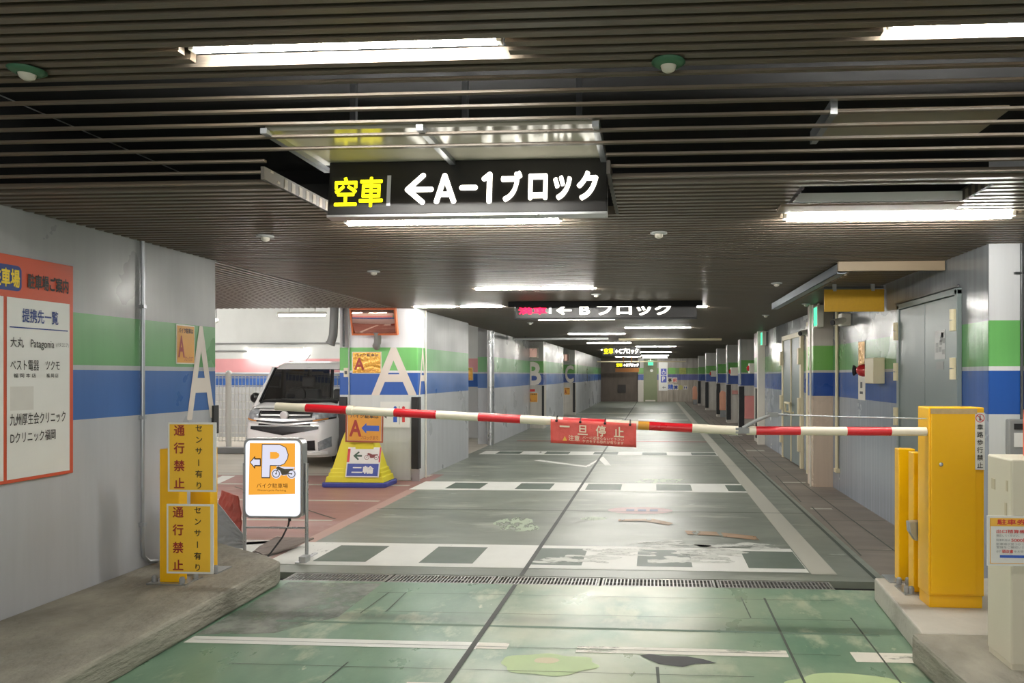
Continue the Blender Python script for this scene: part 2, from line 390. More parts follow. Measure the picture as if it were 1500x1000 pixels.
# painted chequered bands across the lane
def band(y0, y1, x0, x1, phase, wm, step=.93, n=12):
    mark('floor_marking', [R(x0, y0, x1, y1)], wm)
    t = (y1-y0)*.14; q = []
    for i in range(n):
        a = phase+i*step; b = a+step*.5
        a, b = max(a, x0), min(b, x1)
        if b-a > .05: q.append(R(a, y0+t, b, y1-t))
    mark('floor_marking', q, 'markgreen', .0045)
band(5.46, 6.2, -3.1, 1.18, -2.74, 'mark', .87)
band(9.13, 9.84, -3.2, 1.2, -2.75, 'mark')
band(13.25, 13.85, -3.3, 1.2, -3.0, 'mark')
mark('floor_marking', [[(1.19, 5.42), (1.38, 5.42), (1.36, 39), (1.22, 39)]], 'markg')
mark('floor_marking', [R(-2.63, 3.83, -.97, 3.93)], 'mark'); mark('floor_marking', [R(-.97, 3.84, -.8, 3.93), R(-.42, 3.82, .72, 3.91)], 'markw')
mark('floor_marking', [R(1.06, 3.78, 1.4, 3.91), R(-.1, 3.36, .45, 3.44), R(.9, 3.38, 1.2, 3.44), R(-1.2, 3.34, -1.0, 3.40)], 'markw')
mark('floor_marking', [R(-3.0, y, 1.2, y+.22) for y in (20.2, 27.5)], 'markw')
mark('floor_marking', [R(-1.6+i*1.1, y, -1.05+i*1.1, y+.28) for i in range(3) for y in (21.4, 23.6)], 'mark')
mark('floor_marking', [[(-2.1, 12.35), (-2.0, 12.45), (-1.08, 11.66), (-1.08, 11.48)], [(-.92, 13.05), (-.70, 11.75), (-.80, 11.75), (-.95, 12.5), (-1.05, 11.6), (-1.12, 11.6)]], 'mark')
mark('floor_marking', [R(-3.1, 15.95, 1.2, 16.06)], 'markred')
mark('floor_marking', [[(-.145+.36*math.cos(a*.2618), 7.86+.2*math.sin(a*.2618)) for a in range(24)]], mat('faded pink oval paint', (206, 178, 178), .5))
mark('floor_marking', [R(-.30+i*.13, 7.82, -.21+i*.13, 7.93) for i in range(3)], mat('faded blue print', (128, 134, 160), .5), .0045)
# bay lines
mark('floor_marking', [[(-3.15, 5.3), (-3.02, 5.3), (-3.07, 9.1), (-3.21, 9.1)]], mat('faded salmon edge line', (182, 150, 140), .6), .002)
mark('floor_marking', [[(-2.3, 4.22), (1.3, 4.19), (1.3, 4.16), (-2.3, 4.19)]], mat('dark tyre dust line', (104, 128, 110), .6), .002)  # shadow band across the near floor, painted on as a darker strip
mark('floor_patch', [[(-2.64, 5.0), (-1.95, 5.0), (-1.95, 4.3), (-2.2, 4.0), (-2.64, 3.95)]], worn('dusty grey film', (146, 150, 142), .40, 2.5, (1, 1, 1), .3), .0015)
mark('floor_marking', [R(-9, 8.22, -3.25, 8.30), R(-9, 9.4, -3.3, 9.5), R(-9, 10.3, -3.3, 10.5), R(-4.6, 7.1, -3.3, 7.16)], 'markg')
mark('floor_marking', [[(-5.2, 6.1), (-5.0, 6.1), (-6.2, 10.2), (-6.4, 10.2)], [(-3.3, 6.3), (-3.25, 6.2), (-4.5, 5.7), (-4.5, 5.8)], R(-4.6, 5.42, -3.15, 6.25)], 'mark')
# joints
J = []
def jline(x0, y0, x1, y1, wd=.008):
    d = Vector((x1-x0, y1-y0)).normalized(); n = Vector((-d.y, d.x))*wd/2
    J.append([(x0+n.x, y0+n.y), (x0-n.x, y0-n.y), (x1-n.x, y1-n.y), (x1+n.x, y1+n.y)])
jline(-1.02, 1.5, -.985, 5.03, .032); jline(-.985, 5.26, -.9, 40, .036)
mark('floor_joint', J, mat('black joint sealant', (56, 60, 56), .6, var=.3), .005); J = []
for y in (4.79, 4.41): jline(-1.9, y, 1.2, y, .004)
jline(-2.2, 3.565, .5, 3.56, .004); jline(-1.82, 4.79, -1.84, 4.36); jline(-1.70, 4.80, -1.69, 4.40); jline(-1.59, 3.62, -1.61, 3.3)
jline(.744, 4.82, .735, 3.4, .014); jline(1.215, 4.46, 1.2, 3.4, .01); jline(.59, 4.83, .6, 4.42); jline(.02, 3.65, .03, 3.3, .016)
jline(-2.6, 3.88, 1.0, 3.86, .004)
for y in (7.8, 11.8, 15.9): jline(-3.1, y, 1.65, y, .014)
jline(1.63, 5.3, 1.75, 40, .03); jline(-3.3, 7.2, -5.6, 9.2, .02)
mark('floor_joint', J, 'joint', .005)
# paving joints of the side strip
J = []
for i in range(14): jline(1.75, 6.2+i*1.25, 2.38, 6.2+i*1.25, .014)
for i in range(8): jline(1.72+.02*i, 6.0+i*2.5, 1.80+.02*i, 8.2+i*2.5, .014)
jline(2.05, 5.4, 2.08, 30, .014)
mark('floor_joint', J, 'joint', .004)
mark('floor_marking', [R(1.84, 14.1, 2.2, 14.35), R(1.84, 17.6, 2.2, 17.9), R(1.8, 10.0, 2.12, 10.08), R(1.76, 8.05, 2.0, 8.12)], 'markg')
def blob(cx, cy, rx, ry, n=26, rough=.25, seed=1):
    rd = random.Random(seed); P = []; n *= 2; H = [(j, rd.random()*rough/j**.6, rd.random()*7) for j in range(1, 9)]
    for i in range(n):
        a = 2*math.pi*i/n; k = 1+sum(h*math.sin(j*a+f) for j, h, f in H)*.8
        P.append((cx+rx*k*math.cos(a), cy+ry*k*math.sin(a)))
    return P
mark('floor_patch', [blob(-.54, 3.66, .26, .13, 30, .2, 3)], 'patch_green', .003)
mark('floor_patch', [blob(-.56, 3.70, .065, .04, 20, .1, 4)], 'patch_cream', .0045)
mark('floor_patch', [[(-.07, 3.80), (-.02, 3.82), (.06, 3.80), (.18, 3.80), (.26, 3.77), (.33, 3.72), (.22, 3.705), (.15, 3.66), (.03, 3.69), (-.02, 3.74)]], 'tar', .003)
mark('floor_patch', [blob(.95, 3.5, .3, .12, 26, .3, 8)], 'patch_green', .002)
mark('floor_patch', [[(-.36, 7.36), (0, 7.4), (.2, 7.2), (.16, 7.1), (-.1, 7.28), (-.36, 7.26)], [(.3, 6.86), (.6, 6.82), (.62, 6.66), (.32, 6.70)], [(.64, 6.80), (.95, 6.66), (.96, 6.5), (.65, 6.62)]], 'rust', .0075)
mark('floor_patch', [blob(-1.35, 7.1, .22, .32, 26, .4, 11), blob(-.6, 7.4, .12, .1, 20, .4, 12), blob(.1, 10.1, .32, .22, 30, .5, 14)], worn('pale scuffed filler', (170, 184, 160), .5, 9), .002)
mark('floor_patch', [blob(-.5+.25*i, 5.75+.25*(i % 3), .28, .13, 24, .6, 20+i) for i in range(6)], worn('smeared white paint', (206, 208, 200), .5, 6, (.5, 2, 1)), .006)

# drain grates across the lane: liftable sections
gx = [-2.72, -1.94, -1.16, -.38, .45, 1.28]
gw = ['first drain grating from the left kerb across the lane, dusty', 'second drain grating from the left kerb, left of the centre joint',
      'third drain grating, under the long centre joint of the lane', 'fourth drain grating, right of the lane centre joint', 'rightmost drain grating, ending at the right kerb']
for i in range(5):
    b = MB(); x0, x1 = gx[i]+.008, gx[i+1]-.008
    b.box((x0, 5.048, -.045), (x1, 5.066, -.002)); b.box((x0, 5.225, -.045), (x1, 5.242, -.002))
    b.box((x0, 5.066, -.045), (x0+.015, 5.225, -.002)); b.box((x1-.015, 5.066, -.045), (x1, 5.225, -.002))
    n = 30
    for k in range(1, n):
        x = x0+(x1-x0)*k/n; b.box((x-.005, 5.066, -.04), (x+.005, 5.225, -.003))
    b.box((x0, 5.14, -.035), (x1, 5.148, -.004))
    tag(b.build('drain_grate', mat('worn grate steel', (150, 150, 146), .4, metal=.5, var=.2), loc=(x0, 5.14, -.045)), gw[i], 'drain grate', 'drain gratings across the lane')

# kerbs
K = .15
b = MB(); b.prism([(-3.6, -4, 0), (-2.62, -4, 0), (-2.63, 3.3, 0), (-2.655, 4.2, 0), (-2.665, 4.88, 0), (-2.70, 5.0, 0), (-2.9, 5.17, 0), (-3.25, 5.38, 0), (-3.52, 5.55, 0), (-3.6, 5.62, 0)], (0, 0, K))
struct(b.build('kerb_left', 'concrete', bevel=.018))
b = MB(); b.prism([(1.47, 4.83, 0), (1.41, 3.88, 0), (1.40, 3.80, 0), (4.2, 3.80, 0), (4.2, 4.98, 0)], (0, 0, K)); struct(b.build('kerb_right', mat('pale kerb concrete', (186, 182, 172), .8, var=.2, scale=4, bump=.3, bscale=25), bevel=.012))
b = MB(); b.prism([(1.345, 3.80, 0), (1.35, 3.6, 0), (1.40, 2.6, 0), (1.40, -3, 0), (4.2, -3, 0), (4.2, 3.80, 0)], (0, 0, K+.005)); struct(b.build('kerb_right_front', 'concrete', bevel=.02))

# ---------------------------------------------------------------- walls
def wall(name, a, c, m, bevel=0): return struct(MB().box(a, c).build(name, m, bevel=bevel))
wl = wall('wall_left', (-3.9, -4.5, -.05), (-3.606, 5.65, 3.1), 'wall')
b = MB(); txt(b, 'A', onleft(-3.606), 5.29, 1.15, .35, .74, .012, .003); b.build('painted_letter', 'cream', wl)
wall('wall_left_outer', (-13.4, 5.3, -.05), (-3.9, 5.62, 3.4), 'baywall')
wall('wall_bay_back', (-13.4, 16.6, -.05), (-3.55, 16.85, 3.5), 'baywall')
wall('wall_bay_side', (-13.4, 5.6, -.05), (-13.2, 16.6, 3.5), 'baywall')
# pillar A with its guards
pa = wall('pillar', (-4.47, 9.88, 0), (-3.335, 10.3, 2.95), 'pillar', .012)
b = MB(); txt(b, 'A', front(9.88), -4.0, 1.21, .65, .68, .012, .003); txt(b, 'A', Fr((-3.335, 0, 0), (0, 1, 0), (0, 0, 1)), 9.93, 1.21, .34, .68, .0, .003); b.build('painted_letter', 'cream', pa)
for x, n in ((-4.47, 0), (-3.42, 1)):
    MB().box((x, 9.855, .17), (x+.115, 9.879, 1.19)).build('corner_guard', 'black', pa, .006)
MB().box((-3.42, 9.858, 0), (-3.30, 9.879, .17)).build('guard_foot', 'alu', pa)
MB().box((-3.334, 9.83, .17), (-3.31, 9.96, 1.19)).build('corner_guard', 'black', pa, .004)
wall('wall_lane_left', (-3.7, 10.3, -.02), (-3.36, 12.75, 2.95), 'wall')
wall('wall_lane_left_rear', (-3.8, 15.2, -.02), (-3.46, 19.8, 2.95), 'wall')
pb = wall('pillar_bay', (-3.75, 19.8, -.02), (-3.08, 20.3, 2.95), 'pillarfar')
b = MB(); txt(b, 'B', front(19.8), -3.54, 1.21, .40, .66, .03, .004); b.build('painted_letter', 'cream', pb)
MB().box((-3.12, 19.76, .15), (-3.06, 19.8, 1.2)).build('corner_guard', 'black', pb)
wall('wall_lane_left_middle', (-3.5, 20.3, -.02), (-3.09, 24.3, 2.95), 'wall')
pc = wall('pillar_rear', (-3.6, 26.6, -.02), (-2.95, 27.1, 2.95), 'pillarfar')
b = MB(); txt(b, 'C', front(26.6), -3.32, 1.21, .33, .66, .03, .004); b.build('painted_letter', 'cream', pc)
MB().box((-3.02, 26.56, .1), (-2.93, 26.6, 1.2)).build('corner_guard', 'black', pc)
wall('wall_lane_left_end', (-3.5, 27.1, -.02), (-2.96, 40, 2.95), 'wall')
wall('wall_gap_left', (-4.0, 24.3, -.02), (-3.6, 27.1, 2.95), 'wall')
# end of the lane
ew = wall('wall_back', (-3.4, 40, -.05), (-.86, 40.3, 2.95), 'dirty')
MB().box((-2.0, 39.96, .5), (-1.55, 40, .95)).build('vent_plate', mat('sooty plate', (52, 48, 46), .7), ew)
wall('pillar_end', (-.86, 39.85, -.05), (-.55, 40.3, 2.95), 'pillarfar')
wall('wall_back_right', (.22, 40, -.05), (3.0, 40.3, 2.95), 'endwall')
d3 = struct(MB().box((-.55, 40.02, 0), (.22, 40.15, 2.3)).build('door_3', 'doorg'))
MB().box((-.55, 40.0, 2.3), (.22, 40.3, 2.95)).build('door_lintel', 'doorg', d3)
MB().box((-.45, 39.98, .02), (.12, 40.02, .09)).build('threshold', 'offwhite', d3)
# right wall, near column, pilaster and the pillar row
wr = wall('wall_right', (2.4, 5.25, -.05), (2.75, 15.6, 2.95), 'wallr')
cr = wall('pillar_near', (2.405, 5.245, -.05), (4.3, 5.7, 3.1), 'pillar')
wall('wall_right_near', (4.2, -4.5, -.05), (4.4, 5.3, 3.1), 'wall')
pp = wall('pillar_pilaster', (2.14, 9.66, 0), (2.399, 10.0, 2.95), striped('cream pilaster paint', (196, 188, 180), (120, 180, 88), (200, 194, 186), (36, 80, 160), (216, 196, 176), .28, var=.06, bump=.05))
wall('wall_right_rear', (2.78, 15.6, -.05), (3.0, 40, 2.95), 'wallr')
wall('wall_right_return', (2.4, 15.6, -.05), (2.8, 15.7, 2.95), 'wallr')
for i, (y, x) in enumerate(((15.95, 2.31), (18.9, 2.29), (22.4, 2.32), (25.6, 2.29), (30.5, 2.25), (35, 2.22))):
    p = wall('pillar_row', (x, y, -.02), (2.79, y+.5, 2.95), 'pillarfar')
    MB().box((x-.02, y-.03, .1), (x+.10, y, 1.2)).build('corner_guard', 'black', p)
    MB().box((x-.03, y, .1), (x, y+.12, 1.2)).build('corner_guard', 'black', p)

# door 1: big grey double door in the right wall
d1 = struct(MB().box((2.36, 5.68, .0), (2.399, 5.73, 2.17)).box((2.36, 7.0, .0), (2.399, 7.06, 2.17)).box((2.36, 5.68, 2.13), (2.399, 7.06, 2.18)).build('door_1', 'doorp', bevel=.004))
for y0, y1 in ((5.735, 6.36), (6.37, 6.995)):
    MB().box((2.372, y0, .02), (2.398, y1, 2.125)).build('leaf', 'doorp', d1, .003)
for y, z in ((7.03, 1.92), (7.03, 1.53), (7.03, 1.10), (5.72, 1.93), (5.72, 1.55)):
    b = MB(); b.cyl((2.345, y, z-.085), (2.345, y, z-.004), .024, n=12); b.cyl((2.345, y, z+.004), (2.345, y, z+.085), .024, n=12); b.box((2.345, y-.02, z-.085), (2.362, y+.02, z+.085))
    b.build('hinge', 'beige_lit', d1)
b = MB(); slab(b, onright(2.372, 0, 0), -6.14, 1.63, -5.93, 1.87, .003); o = b.build('notice', 'lgrey', d1)
b = MB(); slab(b, onright(2.372, 0, 0), -6.11, 1.545, -5.96, 1.61, .003); b.build('plate', 'grey', d1)
b = MB(); b.box((2.355, 5.66, 2.185), (2.372, 7.1, 2.2)); b.build('drip_edge', 'darksteel', d1)
b = MB(); rnd = random.Random(5)
for i in range(9):
    y = -6.12+rnd.random()*.15; z = 1.65+rnd.random()*.17; slab(b, onright(2.369), y, z, y+.05, z+.04, .001)
b.build('faded_print', 'grey', o)
# door 2: narrower double door further along
d2 = struct(MB().box((2.35, 11.5, 0), (2.399, 11.6, 2.16)).box((2.35, 13.1, 0), (2.399, 13.2, 2.16)).box((2.35, 11.5, 2.12), (2.399, 13.2, 2.2)).build('door_2', 'beige_lit', bevel=.004))
for y0, y1 in ((11.6, 12.34), (12.36, 13.1)): MB().box((2.366, y0, .02), (2.398, y1, 2.12)).build('leaf', 'doorp', d2)
MB().box((2.35, 12.33, .02), (2.366, 12.37, 2.12)).build('astragal', 'beige_lit', d2)
for y, z in ((13.15, 1.0), (13.15, .4), (11.55, 1.0), (11.55, .4), (13.15, 1.8), (11.55, 1.8)):
    MB().box((2.31, y-.05, z-.13), (2.35, y+.05, z+.13)).build('hinge', 'beige_lit', d2, .006)
b = MB(); b.tube([(2.365, 12.15, .86), (2.30, 12.15, .86), (2.30, 12.15, 1.02), (2.30, 12.55, 1.02), (2.30, 12.55, .86), (2.365, 12.55, .86)], .022); b.build('handle', 'beige_lit', d2)

# ---------------------------------------------------------------- ceiling of slats
ZC, ZN = 2.44, 2.755
LAMPS = []      # (x0, x1, y, z)
for y in (4.19, 7.65, 11.9, 16.15, 20.75, 26.3, 36.4): LAMPS.append((-1.95+.09*(y < 5), -.63+.09*(y < 5), y, ZC-.025*(y < 5), 'l'))
for y in (4.27, 9.8, 14.1, 18.4, 23.3, 29.2, 34.2, 38.2): LAMPS.append((-.58 if y > 5 else .77, .75 if y > 5 else 2.1, y, ZC-.015*(y < 5), 'r'))
LAMPS += [(-3.3, -2.70, 9.6, ZC, 's'), (-2.65, -2.05, 9.6, ZC, 's')]
LAMPS += [(-5.5, -4.2, 6.25, ZC, 'b'), (-7.6, -6.3, 6.25, ZC, 'b'), (-6.5, -5.2, 7.6, ZC, 'b'), (-8.2, -6.9, 8.6, ZC, 'b')]  # added lamps, unseen behind the left wall, to brighten van and bay floor
ADDED_BAYL = [l for l in LAMPS if l[4] == 'b']
LAMPS += [(-1.82, -.58, 2.70, ZN, 'n'), (.86, 2.1, 2.66, ZN, 'n')]
HOLES = [(-1.86, -.22, 3.27, 4.12), (.76, 1.66, 3.60, 3.93), (-1.5, .62, 9.0, 9.35), (-1.75, -.45, 23.9, 24.2)]
HOLES += [(a-.02, c+.02, y-.055, y+.055) for a, c, y, z, k in LAMPS]
b = MB(); dmg = random.Random(3)
def slat(y, z, x0, x1, wd=.034, h=.05):
    cut = sorted((max(a, x0), min(c, x1)) for a, c, p, q in HOLES if p < y < q and c > x0 and a < x1)
    x = x0
    for a, c in cut+[(x1, x1)]:
        if a-x > .02:
            # channel-shaped slat: two lips and a web
            b.box((x, y-wd/2, z), (a, y+wd/2, z+h))
            b.box((x, y-wd/2-.004, z), (a, y-wd/2, z+.006))
        x = max(x, c)
y = .15
while y < 2.9: slat(y, ZN+.0, -3.6, 4.2); y += .07
n = 9
for i in range(n):
    t = i/(n-1); slat(2.93+.50*t, 2.735-.285*t, -3.6, 4.2, .022, .012)
y = 3.50; k = 0
while y < 40:
    xr = 2.4 if y < 15.6 else 2.78
    xl = -3.6 if y < 9.8 else -3.36 if y < 12.8 else -3.46 if y < 20 else -3.09
    if y < 5.25: xr = 4.2
    slat(y, ZC, xl, xr); y += .075 if y < 22 else .15; k += 1
ceil = struct(b.build('ceiling', 'slat'))
struct(MB().prism([(-3.605, -3, 2.78), (-3.605, 2.9, 2.78), (-3.605, 3.43, 2.46), (-3.605, 5.6, 2.46), (-3.605, 5.6, 3.04), (-3.605, -3, 3.04)], (.004, 0, 0)).build('ceiling_liner', 'void'))
b = MB(); x = -3.66
while x > -9.6:
    p = 5.63
    for q in sorted(l[2] for l in ADDED_BAYL if l[0]-.05 < x < l[1]+.05):
        b.box((x-.017, p, ZC), (x+.017, q-.08, ZC+.05)); p = q+.08
    b.box((x-.017, p, ZC), (x+.017, 9.75, ZC+.05)); x -= .085
struct(b.build('ceiling_bay_slats', mat('pale grey bay slats', (168, 166, 160), .4, var=.15)))
struct(MB().box((-1.88, 3.30, ZC-.002), (-1.862, 4.14, ZC+.06)).box((-.218, 3.30, ZC-.002), (-.20, 4.14, ZC+.06)).box((.735, 3.6, ZC), (.755, 3.93, ZC+.06)).box((1.662, 3.6, ZC), (1.68, 3.93, ZC+.06)).build('ceiling_edge_trim', mat('dark edge trim', (62, 58, 52), .6)))
struct(MB().box((-4.0, -3, 3.05), (4.4, 5.25, 3.2)).box((-9.8, 5.25, 2.95), (4.4, 9.9, 3.2)).box((-3.9, 9.9, 2.95), (4.4, 41, 3.2)).build('ceiling_void', 'void'))
struct(MB().box((-13.4, 5.3, 3.45), (-9.8, 17, 3.6)).box((-9.8, 9.9, 3.45), (-3.9, 17, 3.6)).build('ceiling_bay', 'whitec'))
struct(MB().box((-9.8, 9.75, 2.5), (-4.48, 9.9, 3.45)).build('beam_bay', 'whitec'))

# ---------------------------------------------------------------- ceiling lamps
def make_lamp(x0, x1, y, z, label):
    t = thing('ceiling_lamp', label, 'ceiling lamp', ((x0+x1)/2, y, z), 'tube lamps set in the slatted ceiling')
    MB().box((x0, y-.035, z+.055), (x1, y+.035, z+.085)).build('lamp_tray', 'tray', t)
    MB().cyl((x0+.02, y, z+(.026 if z > 2.6 else .002)), (x1-.02, y, z+(.026 if z > 2.6 else .002)), .011 if z > 2.6 else .016, n=10).build('lamp_tube', 'tube', t)
    for x in (x0, x1-.02): MB().box((x, y-.02, z+(.02 if z > 2.6 else 0)), (x+.02, y+.02, z+.055)).build('lamp_holder', 'tray', t)
    return t
ordl = ['first', 'second', 'third', 'fourth', 'fifth', 'sixth', 'seventh', 'eighth']
cnt = {'b': 0, 'l': 0, 'r': 0, 's': 0, 'n': 0}
for x0, x1, y, z, k in LAMPS:
    i = cnt[k]; cnt[k] += 1
    lab = {'l': 'lit tube lamp just under the lettered A-1 sign' if i == 0 else 'lit tube lamp over the left half of lane, %s beyond the A-1 sign' % ordl[i-1],
           'r': 'lit tube lamp above the boom barrier hinge, beside empty ceiling opening' if i == 0 else 'lit tube lamp over the right half of lane, %s beyond the barrier' % ordl[i-1],
           's': ['short lit tube lamp touching the white pillar with letter A', 'short lit tube lamp next to the lamp at the A pillar, nearer the red sign'][min(i, 1)],
           'b': ['lit tube lamp in the bay ceiling just behind the left wall', 'lit tube lamp in the bay ceiling deeper behind the left wall', 'lit tube lamp in the bay ceiling nearest the white van, behind wall', 'lit tube lamp in the bay ceiling farthest left, behind wall'][min(i, 3)],
           'n': ['lit tube lamp in the nearest ceiling part, left of centre', 'lit tube lamp in the nearest ceiling part at the right edge'][min(i, 1)]}[k]
    make_lamp(x0, x1, y, z, lab)

# lamps of the bay
def batten(x0, x1, y, z, label, lit=True, wallmount=False):
    t = thing('batten_lamp', label, 'ceiling lamp', ((x0+x1)/2, y, z), 'bare tube lamps of the parking bay')
    MB().box((x0, y-.03, z), (x1, y+.03, z+.05)).build('lamp_tray', 'tray', t)
    MB().cyl((x0+.03, y-.01, z-.025), (x1-.03, y-.01, z-.025), .018, n=10).build('lamp_tube', 'tube' if lit else 'white', t)
    b = MB()
    if wallmount: b.box((x0+.2, y+.03, z), (x1-.2, 16.6, z+.04))
    else:
        for x in (x0+.25, x1-.25): b.cyl((x, y, z+.05), (x, y, 3.45), .008, n=6)
    b.build('mount', 'lgrey', t)
batten(-11.2, -9.92, 14.8, 2.78, 'bright bare tube lamp hanging beside the left wall end')
batten(-8.05, -6.98, 14.8, 2.80, 'bright bare tube lamp hanging left of the grey duct')
batten(-9.72, -8.38, 16.53, 2.12, 'bright tube lamp mounted on the bay wall above the white car', True, True)
t = thing('batten_lamp', 'unlit white tube lamp hanging aslant above the white car', 'ceiling lamp', (-9.2, 14, 2.6), 'bare tube lamps of the parking bay')
b = MB(); b.prism([(-9.35, 14.6, 2.62), (-9.35, 14.68, 2.62), (-8.35, 13.2, 2.52), (-8.35, 13.12, 2.52)], (0, 0, .06)); b.build('lamp_tray', 'tray', t)
b = MB(); b.cyl((-9.3, 14.58, 2.61), (-8.4, 13.22, 2.515), .016); b.build('lamp_tube', 'white', t)
b = MB(); b.cyl((-9.2, 14.4, 2.66), (-9.2, 14.4, 3.45), .008); b.cyl((-8.6, 13.5, 2.6), (-8.6, 13.5, 3.45), .008); b.build('mount', 'lgrey', t)
tag(MB().tube([(-13.1, 16.56, 2.26), (-5.3, 16.56, 2.26)], .02).tube([(-13.1, 16.56, 2.08), (-9.75, 16.56, 2.08)], .018).build('wall_conduit', 'grey', loc=(-9, 16.56, 2.2)), 'pair of thin grey conduits running along the bay wall', 'conduit')

# sprinklers and detectors
def sprinkler(x, y, z, label):
    t = thing('sprinkler_head', label, 'sprinkler', (x, y, z), 'green ringed sprinkler heads')
    MB().lathe([(.001, .004), (.066, .004), (.068, 0), (.05, -.012), (.034, -.016)], (x, y, z), n=24).build('escutcheon', 'sprgreen', t)
    MB().lathe([(.032, -.014), (.026, -.030), (.014, -.038), (.001, -.038)], (x, y, z), n=20).build('head', 'offwhite', t)
sprinkler(-2.56, 2.76, ZN-.01, 'green ringed sprinkler head in the near ceiling at upper left')
sprinkler(.06, 2.84, ZN-.01, 'green ringed sprinkler head in the near ceiling right of the A-1 sign')
def detector(x, y, label, ref=None):
    if ref: return dup(ref, (x, y, ZC-.005), label)
    t = thing('smoke_detector', label, 'detector', (x, y, ZC-.005), 'small white detectors on the slatted ceiling')
    MB().lathe([(.001, .0), (.055, 0), (.056, -.008), (.03, -.014)], (x, y, ZC-.005), n=20).build('base', 'lgrey', t)
    MB().lathe([(.028, -.012), (.026, -.03), (.012, -.038), (.001, -.038)], (x, y, ZC-.005), n=16).build('head', 'offwhite', t)
    return t
dt = detector(-2.60, 4.62, 'small white detector on the ceiling left of the A-1 sign')
for x, y, l in ((.036, 4.67, 'small white detector on the ceiling right of the A-1 sign'), (-2.51, 6.25, 'small white detector on the ceiling above the white van'),
                (-.66, 8.19, 'small white detector on the ceiling in front of the red lettered sign'), (2.0, 9.45, 'small pale detector at the top of the thin pole on the right'),
                (1.75, 11.2, 'small pale detector on the ceiling left of the green exit light'), (-2.2, 12.6, 'small pale detector on the ceiling past the red lettered sign'),
                (1.25, 7.3, 'small dark grey detector beside the metal ceiling channel')):
    detector(x, y, l, dt)

# pale glossy panels above the openings
t = thing('ceiling_panel', 'pale glossy panel in ceiling void above the A-1 sign', 'panel', (-1, 3.5, 2.62))
MB().box((-1.78, 3.16, 2.62), (-.24, 3.70, 2.64)).build('sheet', 'foil', t)
for x in (-1.78, -1.06, -.27): MB().box((x, 3.12, 2.595), (x+.03, 3.75, 2.62)).build('rib', 'steel', t)
t = thing('ceiling_panel', 'dusty pale panel above the slats at upper right', 'panel', (1.2, 3.4, 2.66))
MB().box((.80, 3.15, 2.64), (1.53, 3.45, 2.66)).build('sheet', mat('dusty panel', (176, 164, 142), .35), t)
MB().box((.76, 3.1, 2.62), (.79, 3.5, 2.68)).build('rib', 'steel', t)
t = thing('opening_trim', 'white edged brown trim below the empty ceiling opening on right', 'trim', (1.2, 3.95, 2.44))
MB().box((.76, 3.925, 2.44), (1.66, 3.945, 2.49)).build('edge', 'white', t)
MB().box((.70, 3.95, 2.425), (1.68, 4.08, 2.438)).build('plate', 'brown', t)

# ---------------------------------------------------------------- overhead lettered signs
def oversign(x0, x1, y, z0, z1, led, ledm, body, label, tilt=0, th=.14, ledr=(.02, .235), tx=(.275, .975), tz=(.2, .78)):
    main = body == '←A-1ブロック'
    if main: tz = (.16, .73)
    t = thing('overhead_sign', label, 'sign', ((x0+x1)/2, y, z0), 'lit overhead block signs')
    X = Matrix.Translation((0, y, z0)) @ Matrix.Rotation(-tilt, 4, 'X') @ Matrix.Translation((0, -y, -z0))
    W = x1-x0; H = z1-z0; fr = front(y)
    MB(X).box((x0, y, z0), (x1, y+th, z1)).build('case', 'blackpl', t, .006)
    MB(X).box((x0, y-.004, z0-.012), (x1, y+th, z0)).build('bottom_trim', 'alu' if main else 'black', t)
    q = MB(X); rect(q, fr, x0+W*(ledr[0]-.012), z0+H*(tz[0]-.02), x0+W*ledr[1], z0+H*(tz[1]-.02), .002); q.build('led_screen', mat('led screen', (46, 46, 40), .3), t)
    q = MB(X); txt(q, led, fr, x0+W*ledr[0], z0+H*(tz[0]-.02), W*(ledr[1]-ledr[0])*.93, H*(tz[1]-tz[0]), .022, .004); q.build('led_text', ledm, t)
    q = MB(X); rect(q, fr, x0+W*ledr[1], z0+H*(tz[0]+.0), x0+W*(ledr[1]+.014), z0+H*(tz[1]), .003); q.build('screen_edge', mat('bright screen edge', (220, 222, 236), .3, metal=.3), t)
    q = MB(X)
    if main:
        B = lambda a, c, lo=.22, hi=.78: (x0+W*a, z0+H*(lo-.045), W*(c-a), H*(hi-lo))
        def stroke(p, q_, r):
            p, q_ = [(x0+W*a, z0+H*(c-.045)) for a, c in (p, q_)]; d = Vector((q_[0]-p[0], q_[1]-p[1])); a0 = math.atan2(d.y, d.x); P = []
            for i in range(9): t_ = a0-math.pi/2+math.pi*i/8; P.append((q_[0]+r*math.cos(t_), q_[1]+r*math.sin(t_)))
            for i in range(9): t_ = a0+math.pi/2+math.pi*i/8; P.append((p[0]+r*math.cos(t_), p[1]+r*math.sin(t_)))
            stroke.k += 1; poly(q, fr, P, .004+stroke.k*6e-5)
        stroke.k = 0; r = .0135
        for a, c in (((.29, .5), (.375, .5)), ((.29, .5), (.345, .76)), ((.29, .5), (.345, .26)), ((.396, .27), (.423, .75)), ((.423, .75), (.457, .27)), ((.405, .40), (.448, .40)),
                     ((.485, .52), (.533, .52)), ((.565, .68), (.584, .76)), ((.584, .76), (.584, .26))): stroke(a, c, r)
        for ch, a, c, lo, hi in (('ブ', .625, .70, .24, .82), ('ロ', .722, .79, .27, .76), ('ッ', .81, .875, .26, .72), ('ク', .893, .968, .25, .80)): txt(q, ch, fr, *B(a, c, lo, hi), .045, .004)
    else: txt(q, body, fr, x0+W*tx[0], z0+H*tz[0], W*(tx[1]-tx[0]), H*(tz[1]-tz[0]), .035, .004)
    q.build('lettering', 'ledwhite', t)
    return t
sg = oversign(-1.705, -.235, 3.62, 2.335, 2.622, '空車', 'ledyellow', '←A-1ブロック', 'black overhead sign with yellow characters and white arrow and A-1', math.radians(6), .06, (.025, .215))
